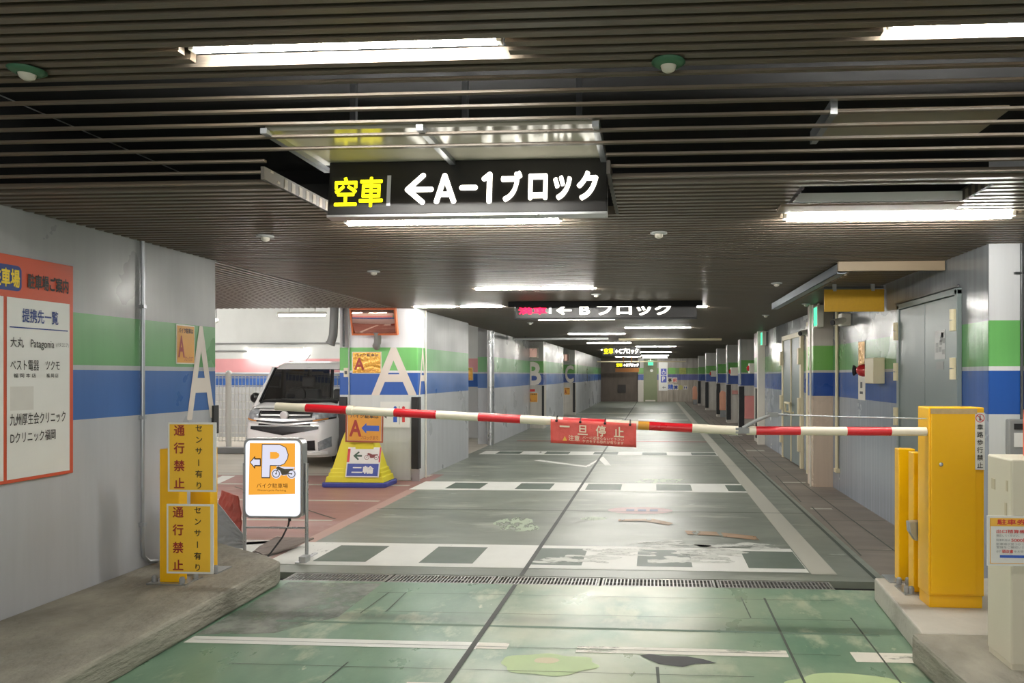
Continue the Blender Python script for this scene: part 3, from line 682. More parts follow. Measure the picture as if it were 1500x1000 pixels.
for x in (-1.6, -1.0, -.4): MB().box((x, 3.66, 2.55), (x+.03, 3.69, 3.05)).build('hanger', 'darksteel', sg)
rs = oversign(-1.80, .56, 9.15, 2.235, 2.56, '満車', 'ledred', '← B ブロック', 'overhead sign with red lit characters, white letters half covered', 0, .12, (.02, .19), (.23, .86), (.18, .46))
for o in rs.children:      # the white letters stand taller; their upper half is behind the hood
    if o.name.startswith('lettering'):
        for v in o.data.vertices: v.co.z = 2.268-2.235+(v.co.z-.0585)*1.75
MB().box((-1.86, 9.02, 2.372), (.62, 9.04, 2.50)).build('hood', mat('matt black hood', (24, 24, 24), .95, spec=.1), rs)
oversign(-1.72, -.44, 24.0, 2.16, 2.45, '空車', 'ledyellow', '←Cブロック', 'distant overhead sign with yellow characters, higher of the far two', 0, .12, (.04, .3), (.34, .95), (.2, .85))
oversign(-1.87, -.66, 35.0, 1.86, 2.12, '空車', 'ledyellow', '←Dブロック', 'most distant overhead sign with yellow characters above an orange strip', 0, .12, (.04, .3), (.34, .95), (.2, .85))
b = MB().box((-1.87, 35.0, 1.64), (-.7, 35.1, 1.84)).box((-1.5, 35.13, 1.70), (-1.45, 35.16, 2.46)).box((-1.1, 35.13, 1.70), (-1.05, 35.16, 2.46)).box((-1.5, 35.09, 1.70), (-1.05, 35.15, 1.74)); tag(b.build('hanging_plate', mat('brown orange plate', (176, 116, 58), .5), loc=(-1.28, 35, 1.64)), 'brown orange strip hanging below the most distant sign', 'sign')
for i, (x0, x1, y, l) in enumerate(((-3.4, -1.08, 17.05, 'long pale bar under the ceiling over left half of lane'), (-.85, 1.66, 17.45, 'long cream bar under the ceiling over right half of lane'),
                                  (-3.0, -.75, 37.3, 'distant pale bar below the ceiling before the sooty wall'), (-.7, 1.7, 37.3, 'distant pale bar below the ceiling before the green door'))):
    tt = thing('clearance_bar', l, 'bar', ((x0+x1)/2, y, 2.36), 'pale bars hung under the ceiling')
    zz = 2.37 if i < 2 else 2.2
    MB().tube([(x0, y, zz), (x1, y, zz)], .03, 10).build('bar', 'beige_lit' if i else 'lgrey', tt)
    b = MB()
    for x in (x0+.3, x1-.3): b.cyl((x, y, zz), (x, y, 2.46), .008, n=6)
    b.build('hanger', 'darksteel', tt)
# blank yellow sign back
t = thing('hanging_sign', 'blank yellow sign hanging under the ceiling at right', 'sign', (2.08, 7.5, 2.157))
MB().box((1.775, 7.5, 2.157), (2.385, 7.52, 2.387)).build('plate', 'ochre', t, .002)
for x in (1.88, 2.27): MB().box((x-.016, 7.488, 2.37), (x+.016, 7.53, 2.45)).build('clip', 'lgrey', t)
MB().box((1.775, 7.525, 2.40), (2.385, 7.54, 2.42)).build('rail', 'darksteel', t)
# metal channel and cross board under the ceiling
t = thing('ceiling_channel', 'metal channel under ceiling turning a corner toward right wall', 'channel', (1.56, 7.6, 2.36))
b = MB(); b.box((1.53, 6.02, 2.345), (1.535, 9.3, 2.425)); b.box((1.60, 6.02, 2.345), (1.605, 9.3, 2.425)); b.box((1.53, 6.02, 2.345), (1.605, 9.3, 2.35))
b.build('long_channel', mat('blue grey galvanised channel', (120, 130, 140), .35, metal=.5, var=.2), t)
MB().box((1.53, 5.98, 2.36), (2.39, 6.02, 2.438)).build('cross_board', mat('dusty cross board', (158, 140, 116), .5), t)
b = MB()
for i in range(40): b.box((1.606, 6.1+i*.08, 2.34), (1.63, 6.13+i*.08, 2.36))
b.box((1.604, 6.05, 2.352), (1.632, 9.3, 2.36)); b.build('toothed_rail', 'brown', t)
for y in (6.8, 8.6): MB().cyl((1.567, y, 2.42), (1.567, y, 2.46), .01).build('hanger', 'darksteel', t)

# ---------------------------------------------------------------- left wall: board, pipe, notice
t = thing('notice_board', 'large red-orange parking information board on left wall', 'notice board', (-3.6, 3.7, .9))
F = onleft(-3.606)
MB().box((-3.605, 2.75, .895), (-3.585, 4.19, 2.172)).build('board', 'vermil', t, .003)
F = onleft(-3.585)
b = MB(); rect(b, F, 3.735, .915, 4.160, 1.935, .002); rect(b, F, 2.8, .915, 3.715, 1.935, .002); b.build('white_panel', 'white', t)
b = MB(); poly(b, F, rrect(3.45, 1.972, 3.828, 2.115, .03), .002); b.build('title_patch', 'navy', t)
b = MB(); txt(b, '駐車場', F, 3.640, 1.99, .175, .105, .03, .004); b.build('title_text', mat('yellow title print', (246, 214, 60), .5), t)
b = MB(); txt(b, '駐車場ご案内', F, 3.865, 1.995, .285, .09, .03, .004); b.build('heading_text', 'blktxt', t)
b = MB(); txt(b, '提携先一覧', F, 3.83, 1.80, .245, .08, .02, .004); rect(b, F, 3.75, 1.765, 4.145, 1.772, .004); b.build('subheading_text', 'navy', t)
for a in (
    ('大丸', 3.755, 1.655, .085, .058, .006, .004),
    ('Patagonia', 3.885, 1.645, .16, .06, .004, .004),
    ('(パタゴニア)', 4.06, 1.665, .09, .03, 0, .004),
    ('ベスト電器', 3.755, 1.525, .185, .06, .006, .004),
    ('ツクモ', 3.985, 1.53, .10, .055, .006, .004),
    ('福 岡 本 店', 3.775, 1.485, .145, .024, .006, .004),
    ('福 岡 店', 3.99, 1.485, .085, .024, .006, .004),
    ('九州厚生会クリニック', 3.752, 1.215, .375, .068, .006, .004),
    ('Dクリニック福岡', 3.755, 1.115, .30, .062, .006, .004),):
    txt(b := MB(), a[0], F, *a[1:]); b.build('tenant_text', 'blktxt', t)
b = MB(); rect(b, F, 3.755, 1.30, 3.905, 1.435, .003); b.build('cover_patch', mat('off white patch', (212, 210, 204), .5), t)
def anotice(fr, x, z, w_, h_, label, m='gold', arrow=False, name='wall_notice', top='バイク駐車は'):
    t = thing(name, label, 'notice', fr.p(x+w_/2, z, 0), None)
    b = MB(); slab(b, fr, x, z, x+w_, z+h_, .004); b.build('backing', 'offwhite', t)
    b = MB(); rect(b, fr, x+w_*.03, z+h_*.03, x+w_*.97, z+h_*.97, .006); b.build('sheet', m, t)
    b = MB(); txt(b, top, fr, x+w_*.10, z+h_*.78, w_*.8, h_*.14, .02, .008); b.build('heading_text', 'blktxt', t)
    b = MB(); txt(b, 'A', fr, x+w_*.08, z+h_*.16, w_*.34, h_*.56, .03, .008); b.build('letter', 'redtxt', t)
    if arrow:
        b = MB(); poly(b, fr, [(x+w_*(.42+q), z+h_*(.45+r)) for q, r in ((0, 0), (.14, -.18), (.14, -.09), (.5, -.09), (.5, .09), (.14, .09), (.14, .18))], .008); b.build('arrow', 'bluepr', t)
    b = MB(); txt(b, 'ブロックまで', fr, x+w_*.40, z+h_*.07, w_*.5, h_*.13, .0, .008); b.build('small_text', 'redtxt', t)
    return t
anotice(onleft(-3.606), 5.165, 1.585, .215, .30, 'gold notice with red A on the left wall beside painted letter', 'orange')
t = thing('conduit_pipe', 'thin metal conduit pipe running down the left wall', 'conduit', (-3.58, 4.8, .15))
b = MB(); b.tube([(-3.585, 4.79, 2.5), (-3.585, 4.79, .30), (-3.585, 4.80, .22), (-3.575, 4.84, .175), (-3.56, 4.90, .165)], .013, 10); b.build('pipe', 'steel', t)
for z in (.45, 1.2, 1.98): MB().box((-3.606, 4.775, z-.012), (-3.567, 4.805, z+.012)).build('clamp', 'steel', t)
b = MB(); b.box((-3.606, 5.60, 1.02), (-3.585, 5.665, 1.25)); tag(b.build('corner_pad', 'black', loc=(-3.6, 5.62, 1.02)), 'short black corner pad at the far end of left wall', 'corner guard')

# ---------------------------------------------------------------- left kerb: sensor posts and no-entry plates
def post(x0, x1, y0, y1, z0, z1, label, bolts, group):
    t = thing('sensor_post', label, 'post', ((x0+x1)/2, (y0+y1)/2, z0), group)
    MB().box((x0, y0, z0+.008), (x1, y1, z1)).build('body', 'yellow', t, .004)
    MB().box((x0-.065, y0-.035, z0), (x1+.065, y1+.06, z0+.008)).build('base_plate', 'steel', t)
    for x, y in bolts:
        MB().lathe([(.017, .008), (.017, .04), (.012, .05), (.001, .053)], (x, y, z0), n=14).build('bolt', 'darksteel' if 0 else 'grey', t)
    return t
post(-3.195, -3.062, 4.42, 4.50, K, 1.02, 'yellow sensor post on left kerb, nearer the wall', [(-3.235, 4.43), (-3.03, 4.40), (-3.235, 4.52), (-3.02, 4.52)], 'yellow posts on the kerbs')
post(-3.165, -3.02, 4.68, 4.76, K, 1.0, 'yellow sensor post half hidden behind the two yellow plates', [(-3.19, 4.66), (-2.985, 4.68)], 'yellow posts on the kerbs')
for z0, z1, x0, x1, l in ((.755, 1.197, -3.10, -2.782, 'yellow no-entry plate with red writing, upper of the two'), (.232, .675, -3.108, -2.80, 'yellow no-entry plate with red writing, lower of the two')):
    t = thing('warning_plate', l, 'sign', ((x0+x1)/2, 4.365, z0), 'yellow no-entry plates'); f = front(4.365)
    b = MB(); slab(b, f, x0, z0, x1, z1, -.008); b.build('backing', 'white', t)
    b = MB(); rect(b, f, x0+.012, z0+.012, x1-.018, z1-.012, .001); b.build('plate', 'yellowplate', t)
    H = z1-z0
    b = MB(); vtxt(b, '通行禁止', f, x0+.078, z1-.015, .074, H*.255, .02, .003); b.build('warning_text', 'redtxt', t)
    b = MB(); vtxt(b, 'センサー有り', f, x0+.208, z1-.012, .05, H*.165, .012, .003); b.build('small_text', 'blktxt', t)
    b = MB()
    for z in (z0+.1, z1-.1): b.box((x0+.03, 4.373, z-.015), (x0+.06, 4.419, z+.015))
    b.build('bracket', 'steel', t)

# ---------------------------------------------------------------- backlit motorcycle parking sign
t = thing('light_sign', 'glowing white and orange stand sign with big P and motorcycle', 'sign', (-3.09, 5.6, 0))
f = front(5.6); x0, x1, z0, z1 = -3.334, -2.841, .335, .985
MB().prism([f.p(a, c, 0) for a, c in rrect(x0, z0, x1, z1, .055)], (0, .08, 0)).build('frame', 'alu', t)
b = MB(); poly(b, f, rrect(x0+.018, z0+.018, x1-.018, z1-.018, .045), .003); b.build('light_panel', 'ppanel', t)
W, H = x1-x0, z1-z0
U = lambda q, r: (x0+W*q, z0+H*(1-r))
b = MB(); poly(b, f, [U(.11, .06), U(.88, .06), U(.88, .69), U(.09, .71)], .005); b.build('orange_print', 'porange', t)
def P_outline(g):
    o = [(.33-g, .08-g*.8), (.62, .08-g*.8), (.72+g*.7, .115-g*.4), (.76+g, .20), (.75+g, .25), (.70+g*.7, .31+g*.4), (.63, .335+g*.8), (.455+g, .335+g*.8), (.445+g, .485+g*1.2), (.32-g, .485+g*1.2)]
    return [U(*p) for p in o]
b = MB(); poly(b, f, P_outline(.012), .006); b.build('letter_outline', 'pborder', t)
b = MB(); poly(b, f, P_outline(0), .0075); b.build('letter', 'pwhite', t)
b = MB(); poly(b, f, [U(.46, .17), U(.57, .17), U(.61, .19), U(.62, .215), U(.60, .24), U(.56, .255), U(.46, .255)], .009); b.build('letter_counter', 'porange', t)
b = MB(); poly(b, f, [U(.11, .30), U(.20, .22), U(.205, .25), U(.30, .25), U(.30, .35), U(.205, .35), U(.20, .385)], .006); b.build('arrow_outline', 'pborder', t)
b = MB(); poly(b, f, [U(.125, .30), U(.19, .25), U(.19, .265), U(.285, .265), U(.285, .335), U(.19, .335), U(.19, .355)], .0075); b.build('arrow', 'pwhite', t)
def moto(par, fr, cx, cy, s, m1, m2=None, d=.009):
    """side view of a motorcycle; s = wheelbase"""
    if m2:
        b = MB()
        for k in (-.5, .5): disc(b, fr, cx+k*s, cy, s*.31, d)
        poly(b, fr, [(cx-.55*s, cy+.02*s), (cx-.45*s, cy+.5*s), (cx-.2*s, cy+.45*s), (cx+.7*s, cy+.42*s), (cx+.55*s, cy), (cx, cy-.12*s)], d)
        b.build('picture_ground', m2, par)
    b = MB()
    for k in (-.5, .5): ring(b, fr, cx+k*s, cy, s*.25, s*.05, d+.0012); disc(b, fr, cx+k*s, cy, s*.05, d+.0012)
    poly(b, fr, [(cx-.52*s, cy), (cx-.48*s, cy), (cx-.32*s, cy+.40*s), (cx-.40*s, cy+.40*s)], d+.0014)
    poly(b, fr, [(cx-.52*s, cy+.33*s), (cx-.38*s, cy+.47*s), (cx-.2*s, cy+.40*s), (cx+.05*s, cy+.30*s), (cx+.65*s, cy+.32*s), (cx+.65*s, cy+.27*s), (cx+.32*s, cy+.18*s), (cx+.22*s, cy-.05*s), (cx-.12*s, cy-.08*s), (cx-.25*s, cy+.2*s)], d+.0016)
    poly(b, fr, [(cx+.1*s, cy+.1*s), (cx+.5*s, cy+.03*s), (cx+.5*s, cy-.03*s), (cx+.1*s, cy+.03*s)], d+.0018)
    b.build('motorcycle_picture', m1, par)
c0 = U(.695, .44); moto(t, f, c0[0], c0[1], .25*W*1.05, mat('grey print', (110, 106, 92), .5), 'pwhite', .010)
b = MB(); a = U(.23, .62); txt(b, 'バイク駐車場', f, a[0], a[1], W*.53, H*.06, .004, .007); a = U(.25, .665); txt(b, 'Motorcycle Parking', f, a[0], a[1], W*.48, H*.028, 0, .007); b.build('caption', mat('brown print', (120, 84, 40), .5), t)
for x in (x0-.015, x1+.015):
    b = MB(); b.cyl((x, 5.64, .01), (x, 5.64, .78), .014, n=10); b.box((x-.016, 5.48, 0), (x+.016, 5.80, .012)); b.build('leg', 'alu', t)
MB().cyl((x0-.015, 5.64, .25), (x1+.015, 5.64, .25), .008).build('cross_bar', 'alu', t)
b = MB(); b.box((x1+.02, 5.50, 0), (x1+.075, 5.58, .05)); b.build('foot_weight', 'lgrey', t)
b = MB(); b.tube([(-2.98, 5.66, .335), (-2.985, 5.65, .27), (-3.01, 5.6, .18), (-3.05, 5.5, .08), (-3.085, 5.42, .012), (-3.15, 5.40, .008)], .007)
b.tube([(-2.98, 5.66, .335), (-2.98, 5.66, .30)], .012)
b.build('power_cord', 'black', t)
# crumpled sheets behind the kerb
def sheet(name, pts, th, m, label, cat, amp=.03):
    a, b_, c, d = [Vector(p) for p in pts]; n = 10; b = MB(); rd = random.Random(len(label)); V = []
    nn = (b_-a).cross(d-a).normalized()
    for i in range(n+1):
        for j in range(n+1):
            u, v = i/n, j/n; p = a*(1-u)*(1-v)+b_*u*(1-v)+c*u*v+d*(1-u)*v
            V.append(p+nn*amp*math.sin(3.1*u+1.7*v)*math.cos(2.2*v)+nn*amp*.4*(rd.random()-.5))
    k = (n+1)**2; fs = []
    for i in range(n):
        for j in range(n): q = i*(n+1)+j; fs.append((q, q+n+1, q+n+2, q+1)); fs.append((k+q, k+q+1, k+q+n+2, k+q+n+1))
    edge = [j for j in range(n+1)]+[i*(n+1)+n for i in range(1, n+1)]+[n*(n+1)+j for j in range(n-1, -1, -1)]+[i*(n+1) for i in range(n-1, 0, -1)]
    for i in range(len(edge)): p, q = edge[i], edge[(i+1) % len(edge)]; fs.append((p, q, k+q, k+p))
    b.add(V+[v-nn*th for v in V], fs, 0)
    o = b.build(name, m, loc=tuple(a))
    return tag(o, label, cat)
sheet('plastic_sheet', [(-4.02, 6.32, .02), (-3.70, 6.15, .02), (-3.735, 6.20, .41), (-4.02, 6.36, .43)], .012, 'redplastic', 'crumpled faded red sheet leaning behind the left kerb', 'sheet')
sheet('metal_sheet', [(-3.84, 5.90, .02), (-3.50, 5.86, .02), (-3.50, 5.90, .12), (-3.82, 5.98, .40)], .01, 'grey', 'crumpled grey sheet leaning in front of the red one', 'sheet', .02)
sheet('board_scrap', [(-3.33, 5.72, .03), (-3.18, 5.62, .03), (-2.99, 6.10, .055), (-3.30, 6.05, .09)], .012, mat('weathered board', (130, 118, 112), .7, var=.2), 'flat weathered scrap lying on floor under the glowing sign', 'scrap', .015)

# ---------------------------------------------------------------- pillar A fittings
anotice(front(9.88), -4.285, 1.52, .43, .31, 'crinkled shiny gold notice on the white pillar left of letter A', 'gold')
b = MB(); tt = thing('toilet_sign', 'white toilet sign with blue man and red woman on pillar', 'sign', (-3.65, 9.87, .755)); f = front(9.872)
slab(b, f, -3.87, .755, -3.437, 1.12, -.006); b.build('plate', 'white', tt)
b = MB(); poly(b, f, [(-3.84, .93), (-3.78, .98), (-3.78, .945), (-3.72, .945), (-3.72, .915), (-3.78, .915), (-3.78, .88)], .002); b.build('arrow', 'blktxt', tt)
def figure(x, m, nm, skirt):
    b = MB(); disc(b, f, x, 1.035, .022, .002); 
    if skirt: poly(b, f, [(x-.028, 1.005), (x+.028, 1.005), (x+.055, .90), (x+.02, .90), (x+.02, .83), (x-.02, .83), (x-.02, .90), (x-.055, .90)], .002)
    else: poly(b, f, [(x-.045, 1.005), (x+.045, 1.005), (x+.045, .92), (x+.028, .92), (x+.028, .83), (x-.028, .83), (x-.028, .92), (x-.045, .92)], .002)
    b.build(nm, m, tt)
figure(-3.655, 'bluepr', 'man_symbol', False); figure(-3.535, 'redpr', 'woman_symbol', True)
b = MB(); rect(b, f, -3.598, .80, -3.592, 1.06, .002); b.build('divider', 'blktxt', tt)
b = MB(); b.box((-4.40, 9.86, 1.47), (-4.335, 9.88, 1.60)); tt = thing('switch_box', 'small beige switch box on the left edge of pillar A', 'switch box', (-4.37, 9.87, 1.47)); b.build('box', 'beige', tt, .003)
MB().box((-4.385, 9.855, 1.51), (-4.35, 9.861, 1.56)).build('switch', 'darksteel', tt)
tag(MB().tube([(-4.325, 9.868, 2.5), (-4.325, 9.868, .0)], .010).build('conduit_pipe', 'lgrey', loc=(-4.325, 9.868, 0)), 'thin conduit down the pillar face left of gold notice', 'conduit')
tag(MB().tube([(-3.318, 10.2, 2.5), (-3.318, 10.2, .0)], .012).build('conduit_pipe', 'offwhite', loc=(-3.318, 10.2, 0)), 'thin white pipe down the lane side of pillar A', 'conduit')
b = MB(); b.tube([(-4.46, 9.7, 2.44), (-4.47, 9.7, 2.2), (-4.48, 9.7, 2.05), (-4.51, 9.68, 1.93)], .058, 14); b.tube([(-4.505, 9.682, 1.95), (-4.515, 9.677, 1.925)], .066, 14)
tag(b.build('vent_duct', mat('grey duct', (112, 114, 114), .5), loc=(-4.46, 9.7, 1.93)), 'grey duct pipe hanging beside the pillar above the car roof', 'duct')
tag(MB().tube([(-4.37, 9.80, 2.5), (-4.37, 9.80, 1.9)], .018).build('conduit_pipe', 'darksteel', loc=(-4.37, 9.8, 1.9)), 'dark conduit hanging between duct and orange framed mirror', 'conduit')
# orange framed convex mirror
t = thing('traffic_mirror', 'orange framed rectangular traffic mirror on the pillar', 'mirror', (-3.86, 9.6, 2.06))
Xm = Matrix.Translation((-3.86, 9.62, 2.24)) @ Matrix.Rotation(math.radians(14), 4, 'X')
b = MB(Xm); n = 12; V = []; w2, h2 = .30, .165
for i in range(n+1):
    for j in range(n+1):
        u, v = -1+2*i/n, -1+2*j/n; V.append((u*w2, -.05+.03*(u*u+v*v)*.8, v*h2))
b.add(V, [(i*(n+1)+j, (i+1)*(n+1)+j, (i+1)*(n+1)+j+1, i*(n+1)+j+1) for i in range(n) for j in range(n)], 0, True); b.build('mirror_face', 'mirror', t)
b = MB(Xm)
for a, c in (((-.325, -.03, -.19), (.325, .03, -.165)), ((-.325, -.03, .165), (.325, .03, .19)), ((-.325, -.03, -.165), (-.30, .03, .165)), ((.30, -.03, -.165), (.325, .03, .165))): b.box(a, c)
b.box((-.3, .01, -.165), (.3, .03, .165)); b.build('frame', mat('orange mirror frame', (206, 110, 64), .4), t, .004)
b = MB(); b.tube([(-3.84, 9.66, 2.10), (-3.84, 9.70, 2.02), (-3.86, 9.74, 1.95), (-3.90, 9.79, 1.91), (-3.92, 9.87, 1.90)], .05, 12); b.build('arm', 'grey', t)

# ---------------------------------------------------------------- yellow floor stand with boards
t = thing('stand_sign', 'yellow plastic stand sign on blue base before the A pillar', 'sign', (-4.0, 9.45, 0))
b = MB(); b.prism([(a, c, 0) for a, c in rrect(-4.43, 9.22, -3.545, 9.69, .06)], (0, 0, .065)); b.build('base', 'bluepl', t, .012)
b = MB()
prof = [(.065, .40, .20), (.14, .385, .19), (.145, .365, .175), (.19, .362, .17), (.195, .345, .16), (.24, .342, .155), (.245, .325, .145), (.62, .225, .08), (.72, .19, .06), (.75, .15, .045)]
V = []; cx, cy = -3.985, 9.45
for z, hw, hd in prof: V += [(cx-hw, cy-hd, z), (cx+hw, cy-hd, z), (cx+hw, cy+hd, z), (cx-hw, cy+hd, z)]
n = len(prof); b.add(V, [(i*4+k, i*4+(k+1) % 4, (i+1)*4+(k+1) % 4, (i+1)*4+k) for i in range(n-1) for k in range(4)]+[(3, 2, 1, 0), (n*4-4, n*4-3, n*4-2, n*4-1)]); b.build('body', 'yelpl', t, .006)
fr = Fr((0, 9.235, .14), (1, 0, 0), (0, .26, 1))
b = MB(); slab(b, fr, -4.10, 0, -3.645, .40, -.01); b.build('board', 'white', t)
b = MB(); rect(b, fr, -4.085, .015, -3.66, .18, .002); b.build('blue_panel', 'bluepr' if 0 else mat('deep blue print', (54, 74, 156), .5), t)
b = MB(); txt(b, '二輪', fr, -4.02, .045, .30, .105, .035, .004); b.build('board_text', 'white', t)
b = MB(); rect(b, fr, -4.10, .20, -4.065, .38, .002); rect(b, fr, -3.665, .20, -3.645, .40, .002); b.build('red_edge', 'redpr', t)
b = MB(); poly(b, fr, [(-4.02, .285), (-3.95, .345), (-3.935, .33), (-3.97, .298), (-3.90, .298), (-3.90, .272), (-3.97, .272), (-3.935, .24), (-3.95, .225)], .003); b.build('arrow', mat('dark green print', (50, 80, 60), .5), t)
moto(t, fr, -3.765, .265, .13, mat('dark red print', (120, 44, 44), .5), None, .003)
fr2 = Fr((0, 9.30, .53), (1, 0, -.02), (0, .05, 1))
anotice(fr2, -4.11, 0, .485, .40, 'orange board with red A and blue arrow on yellow stand', 'orange', True, 'notice_plate')
for o in list(bpy.data.objects):
    if o.name == 'notice_plate':       # the plate is screwed to the stand: a part of it
        for c in list(o.children):
            c.name = 'upper_board' if c.name.startswith('backing') else c.name
            off = Vector(o['_o'])-Vector(t['_o']); c.data.transform(Matrix.Translation(off)); c.parent = t; c['_o'] = t['_o']
        bpy.data.objects.remove(o)
b = MB(); fr3 = Fr((0, 9.295, .53), (1, 0, -.02), (0, .05, 1))
for q in ((-4.125, -.01, -3.61, .01), (-4.125, .39, -3.61, .41), (-4.125, .01, -4.105, .39), (-3.63, .01, -3.61, .39)): slab(b, fr3, q[0], q[1], q[2], q[3], .008, -.004)
b.build('upper_board_frame', mat('brown board frame', (150, 74, 44), .5), t)
MB().box((-4.0, 9.33, .5), (-3.75, 9.40, .72)).build('board_support', 'yelpl', t)

# ---------------------------------------------------------------- fence of the bay
t = thing('mesh_fence', 'white welded mesh fence with round posts behind the car', 'fence', (-8, 14.4, 0))
PX = [-12.8, -10.75, -8.9, -6.85, -4.8]
for i, x in enumerate(PX):
    b = MB(); b.cyl((x, 14.4, 0), (x, 14.4, 1.56), .055, n=14); b.lathe([(.058, 1.55), (.045, 1.585), (.001, 1.6)], (x, 14.4, 0), n=14); b.build('post', 'white', t)
for i in range(4):
    b = MB(); x0, x1 = PX[i]+.06, PX[i+1]-.06
    k = int((x1-x0)/.075)
    for j in range(k+1): x = x0+(x1-x0)*j/k; b.box((x-.006, 14.394, .10), (x+.006, 14.40, 1.5))
    for j in range(9): z = .12+j*.165; b.box((x0, 14.40, z-.008), (x1, 14.408, z+.008))
    b.box((x0, 14.385, 1.47), (x1, 14.41, 1.52)); b.build('mesh_panel', 'white', t)
tag(MB().box((-9.2, 13.05, 0), (-7.7, 13.2, .12)).build('wheel_stop', 'grey', loc=(-8.4, 13.1, 0), bevel=.02), 'grey concrete wheel stop in front of the mesh fence', 'wheel stop')
tag(MB().cyl((-3.47, 15.0, 0), (-3.47, 15.0, 2.95), .075, n=18).build('steel_post', 'alu', loc=(-3.47, 15, 0)), 'shiny round steel post at the gap in left lane wall', 'post')
anotice(front(16.6), -4.62, 1.37, .36, .31, 'gold notice with red A seen through the gap in left wall', 'gold')

# ---------------------------------------------------------------- the white van
CX, CY, CL = -5.82, 10.85, 3.28
LV = [(.19, .14, .70), (.24, .05, .725), (.34, .01, .738), (.45, 0, .74), (.6, .0, .74), (.75, .03, .737), (.88, .08, .732), (.95, .14, .722), (1.0, .24, .712), (1.05, .42, .70)]
def prm(z):
    for (a, ya, ha), (c, yc, hc) in zip(LV, LV[1:]):
        if z <= c: k = max(0, (z-a)/(c-a)); return ya+(yc-ya)*k, ha+(hc-ha)*k
    return LV[-1][1:]
def fy(x, z, off=0):
    """y of the rounded nose at (x, z)"""
    yf, hw = prm(z); u = abs(x)/hw; bow = .06*u*u
    if u > .70: bow += .30*(1-math.sqrt(max(0, 1-((u-.70)/.30)**2)))
    return CY+yf+bow-off
def outline(yf, hw, back):
    P = []
    for i in range(33):
        u = -1+2*i/32; u = math.copysign(1-(1-abs(u))**1.6, u); bow = .06*u*u
        if abs(u) > .70: bow += .30*(1-math.sqrt(max(0, 1-((abs(u)-.70)/.30)**2)))
        P.append((CX+u*hw, CY+yf+bow))
    for i in range(9):
        a = math.pi/2*i/8; P.append((CX+hw-.12+.12*math.cos(a), back-.12+.12*math.sin(a)))
    for i in range(9):
        a = math.pi/2*i/8; P.append((CX-hw+.12-.12*math.sin(a), back-.12+.12*math.cos(a)))
    return P
def loft(levels, name, m, par, captop=True, capbot=True):
    V = []; n = 0
    for z, yf, hw in levels:
        P = outline(yf, hw, CY+CL-(.0 if z < 1.2 else (z-1.2)*.25)); n = len(P); V += [(a, c, z) for a, c in P]
    fs = [(i*n+k, i*n+(k+1) % n, (i+1)*n+(k+1) % n, (i+1)*n+k) for i in range(len(levels)-1) for k in range(n)]
    b = MB(); b.add(V, fs, 0, True)
    if captop: b.add(V[-n:], [tuple(range(n))])
    if capbot: b.add(V[:n], [tuple(range(n-1, -1, -1))])
    return b.build(name, m, par)
car = thing('van', 'small white boxy van parked by the fence, nose to lane', 'car', (CX, CY+CL/2, 0))
body = loft(LV, 'body', 'carwhite', car)
roof = loft([(1.60, .82, .69), (1.66, .89, .68), (1.71, 1.0, .64), (1.735, 1.2, .56), (1.745, 1.6, .35)], 'roof', 'carwhite', car)
def nose(nm, m, par, x0, x1, zl, zh, off=.012, nx=16, nz=4, mir=False):
    """patch lying on the nose between heights zl(x) and zh(x)"""
    for s in ((1, -1) if mir else (1,)):
        b = MB(); V = []
        for d in (off, -.02):
            for i in range(nx+1):
                x = x0+(x1-x0)*i/nx
                for j in range(nz+1): z = zl(x)+(zh(x)-zl(x))*j/nz; V.append((CX+s*x, fy(x, z, d), z))
        k = (nx+1)*(nz+1); fs = [(i*(nz+1)+j, (i+1)*(nz+1)+j, (i+1)*(nz+1)+j+1, i*(nz+1)+j+1) for i in range(nx) for j in range(nz)]
        if s < 0: fs = [tuple(reversed(q)) for q in fs]
        e = [i*(nz+1) for i in range(nx+1)]+[nx*(nz+1)+j for j in range(1, nz+1)]+[i*(nz+1)+nz for i in range(nx-1, -1, -1)]+[j for j in range(nz-1, 0, -1)]
        fs += [(e[i], k+e[i], k+e[(i+1) % len(e)], e[(i+1) % len(e)]) for i in range(len(e))]
        b.add(V, fs, 0); o = b.build(nm, m, par)
    return o
cst = lambda v: (lambda x: v)
lp = lambda a, za, c, zc: (lambda x: za+(zc-za)*(abs(x)-a)/(c-a))
grille = nose('grille', 'cardark', car, -.42, .42, cst(.705), cst(.97), .008)
nose('chrome_bar', 'chrome', grille, -.46, .46, lp(0, .925, .46, .935), lp(0, .955, .46, .962), .03)
nose('chrome_bar', 'chrome', grille, -.50, .50, lp(0, .765, .5, .79), lp(0, .805, .5, .825), .034)
nose('chrome_bar', 'chrome', grille, -.40, .40, cst(.855), cst(.878), .02)
nose('chrome_bar', 'chrome', grille, -.62, .62, lp(0, .70, .62, .755), lp(0, .728, .62, .775), .028)
b = MB(); b.lathe([(.001, -.055), (.05, -.055), (.066, -.05), (.07, -.03)], (CX, fy(0, .865), .865), 'Y', n=20); b.build('badge', 'chrome', grille)
nose('headlight_bezel', 'cardark', car, .425, .735, lp(.425, .75, .735, .805), lp(.425, .972, .735, .955), .014, mir=True)
nose('headlight', 'lens', car, .44, .725, lp(.44, .79, .725, .83), lp(.44, .955, .725, .94), .02, mir=True)
nose('indicator', mat('amber lens', (214, 150, 90), .15), car, .46, .66, lp(.46, .765, .66, .795), lp(.46, .785, .66, .82), .024, mir=True)
nose('lower_grille', 'cardark', car, -.55, .55, lp(0, .55, .55, .645), cst(.69), .01)
nose('air_intake', 'cardark', car, -.50, .50, cst(.31), lp(0, .43, .5, .47), .01)
nose('fog_lamp', 'lens', car, .55, .70, lp(.55, .30, .7, .36), lp(.55, .44, .7, .52), .014, mir=True)
nose('bumper_lip', 'carwhite', car, -.66, .66, cst(.20), cst(.28), .03)
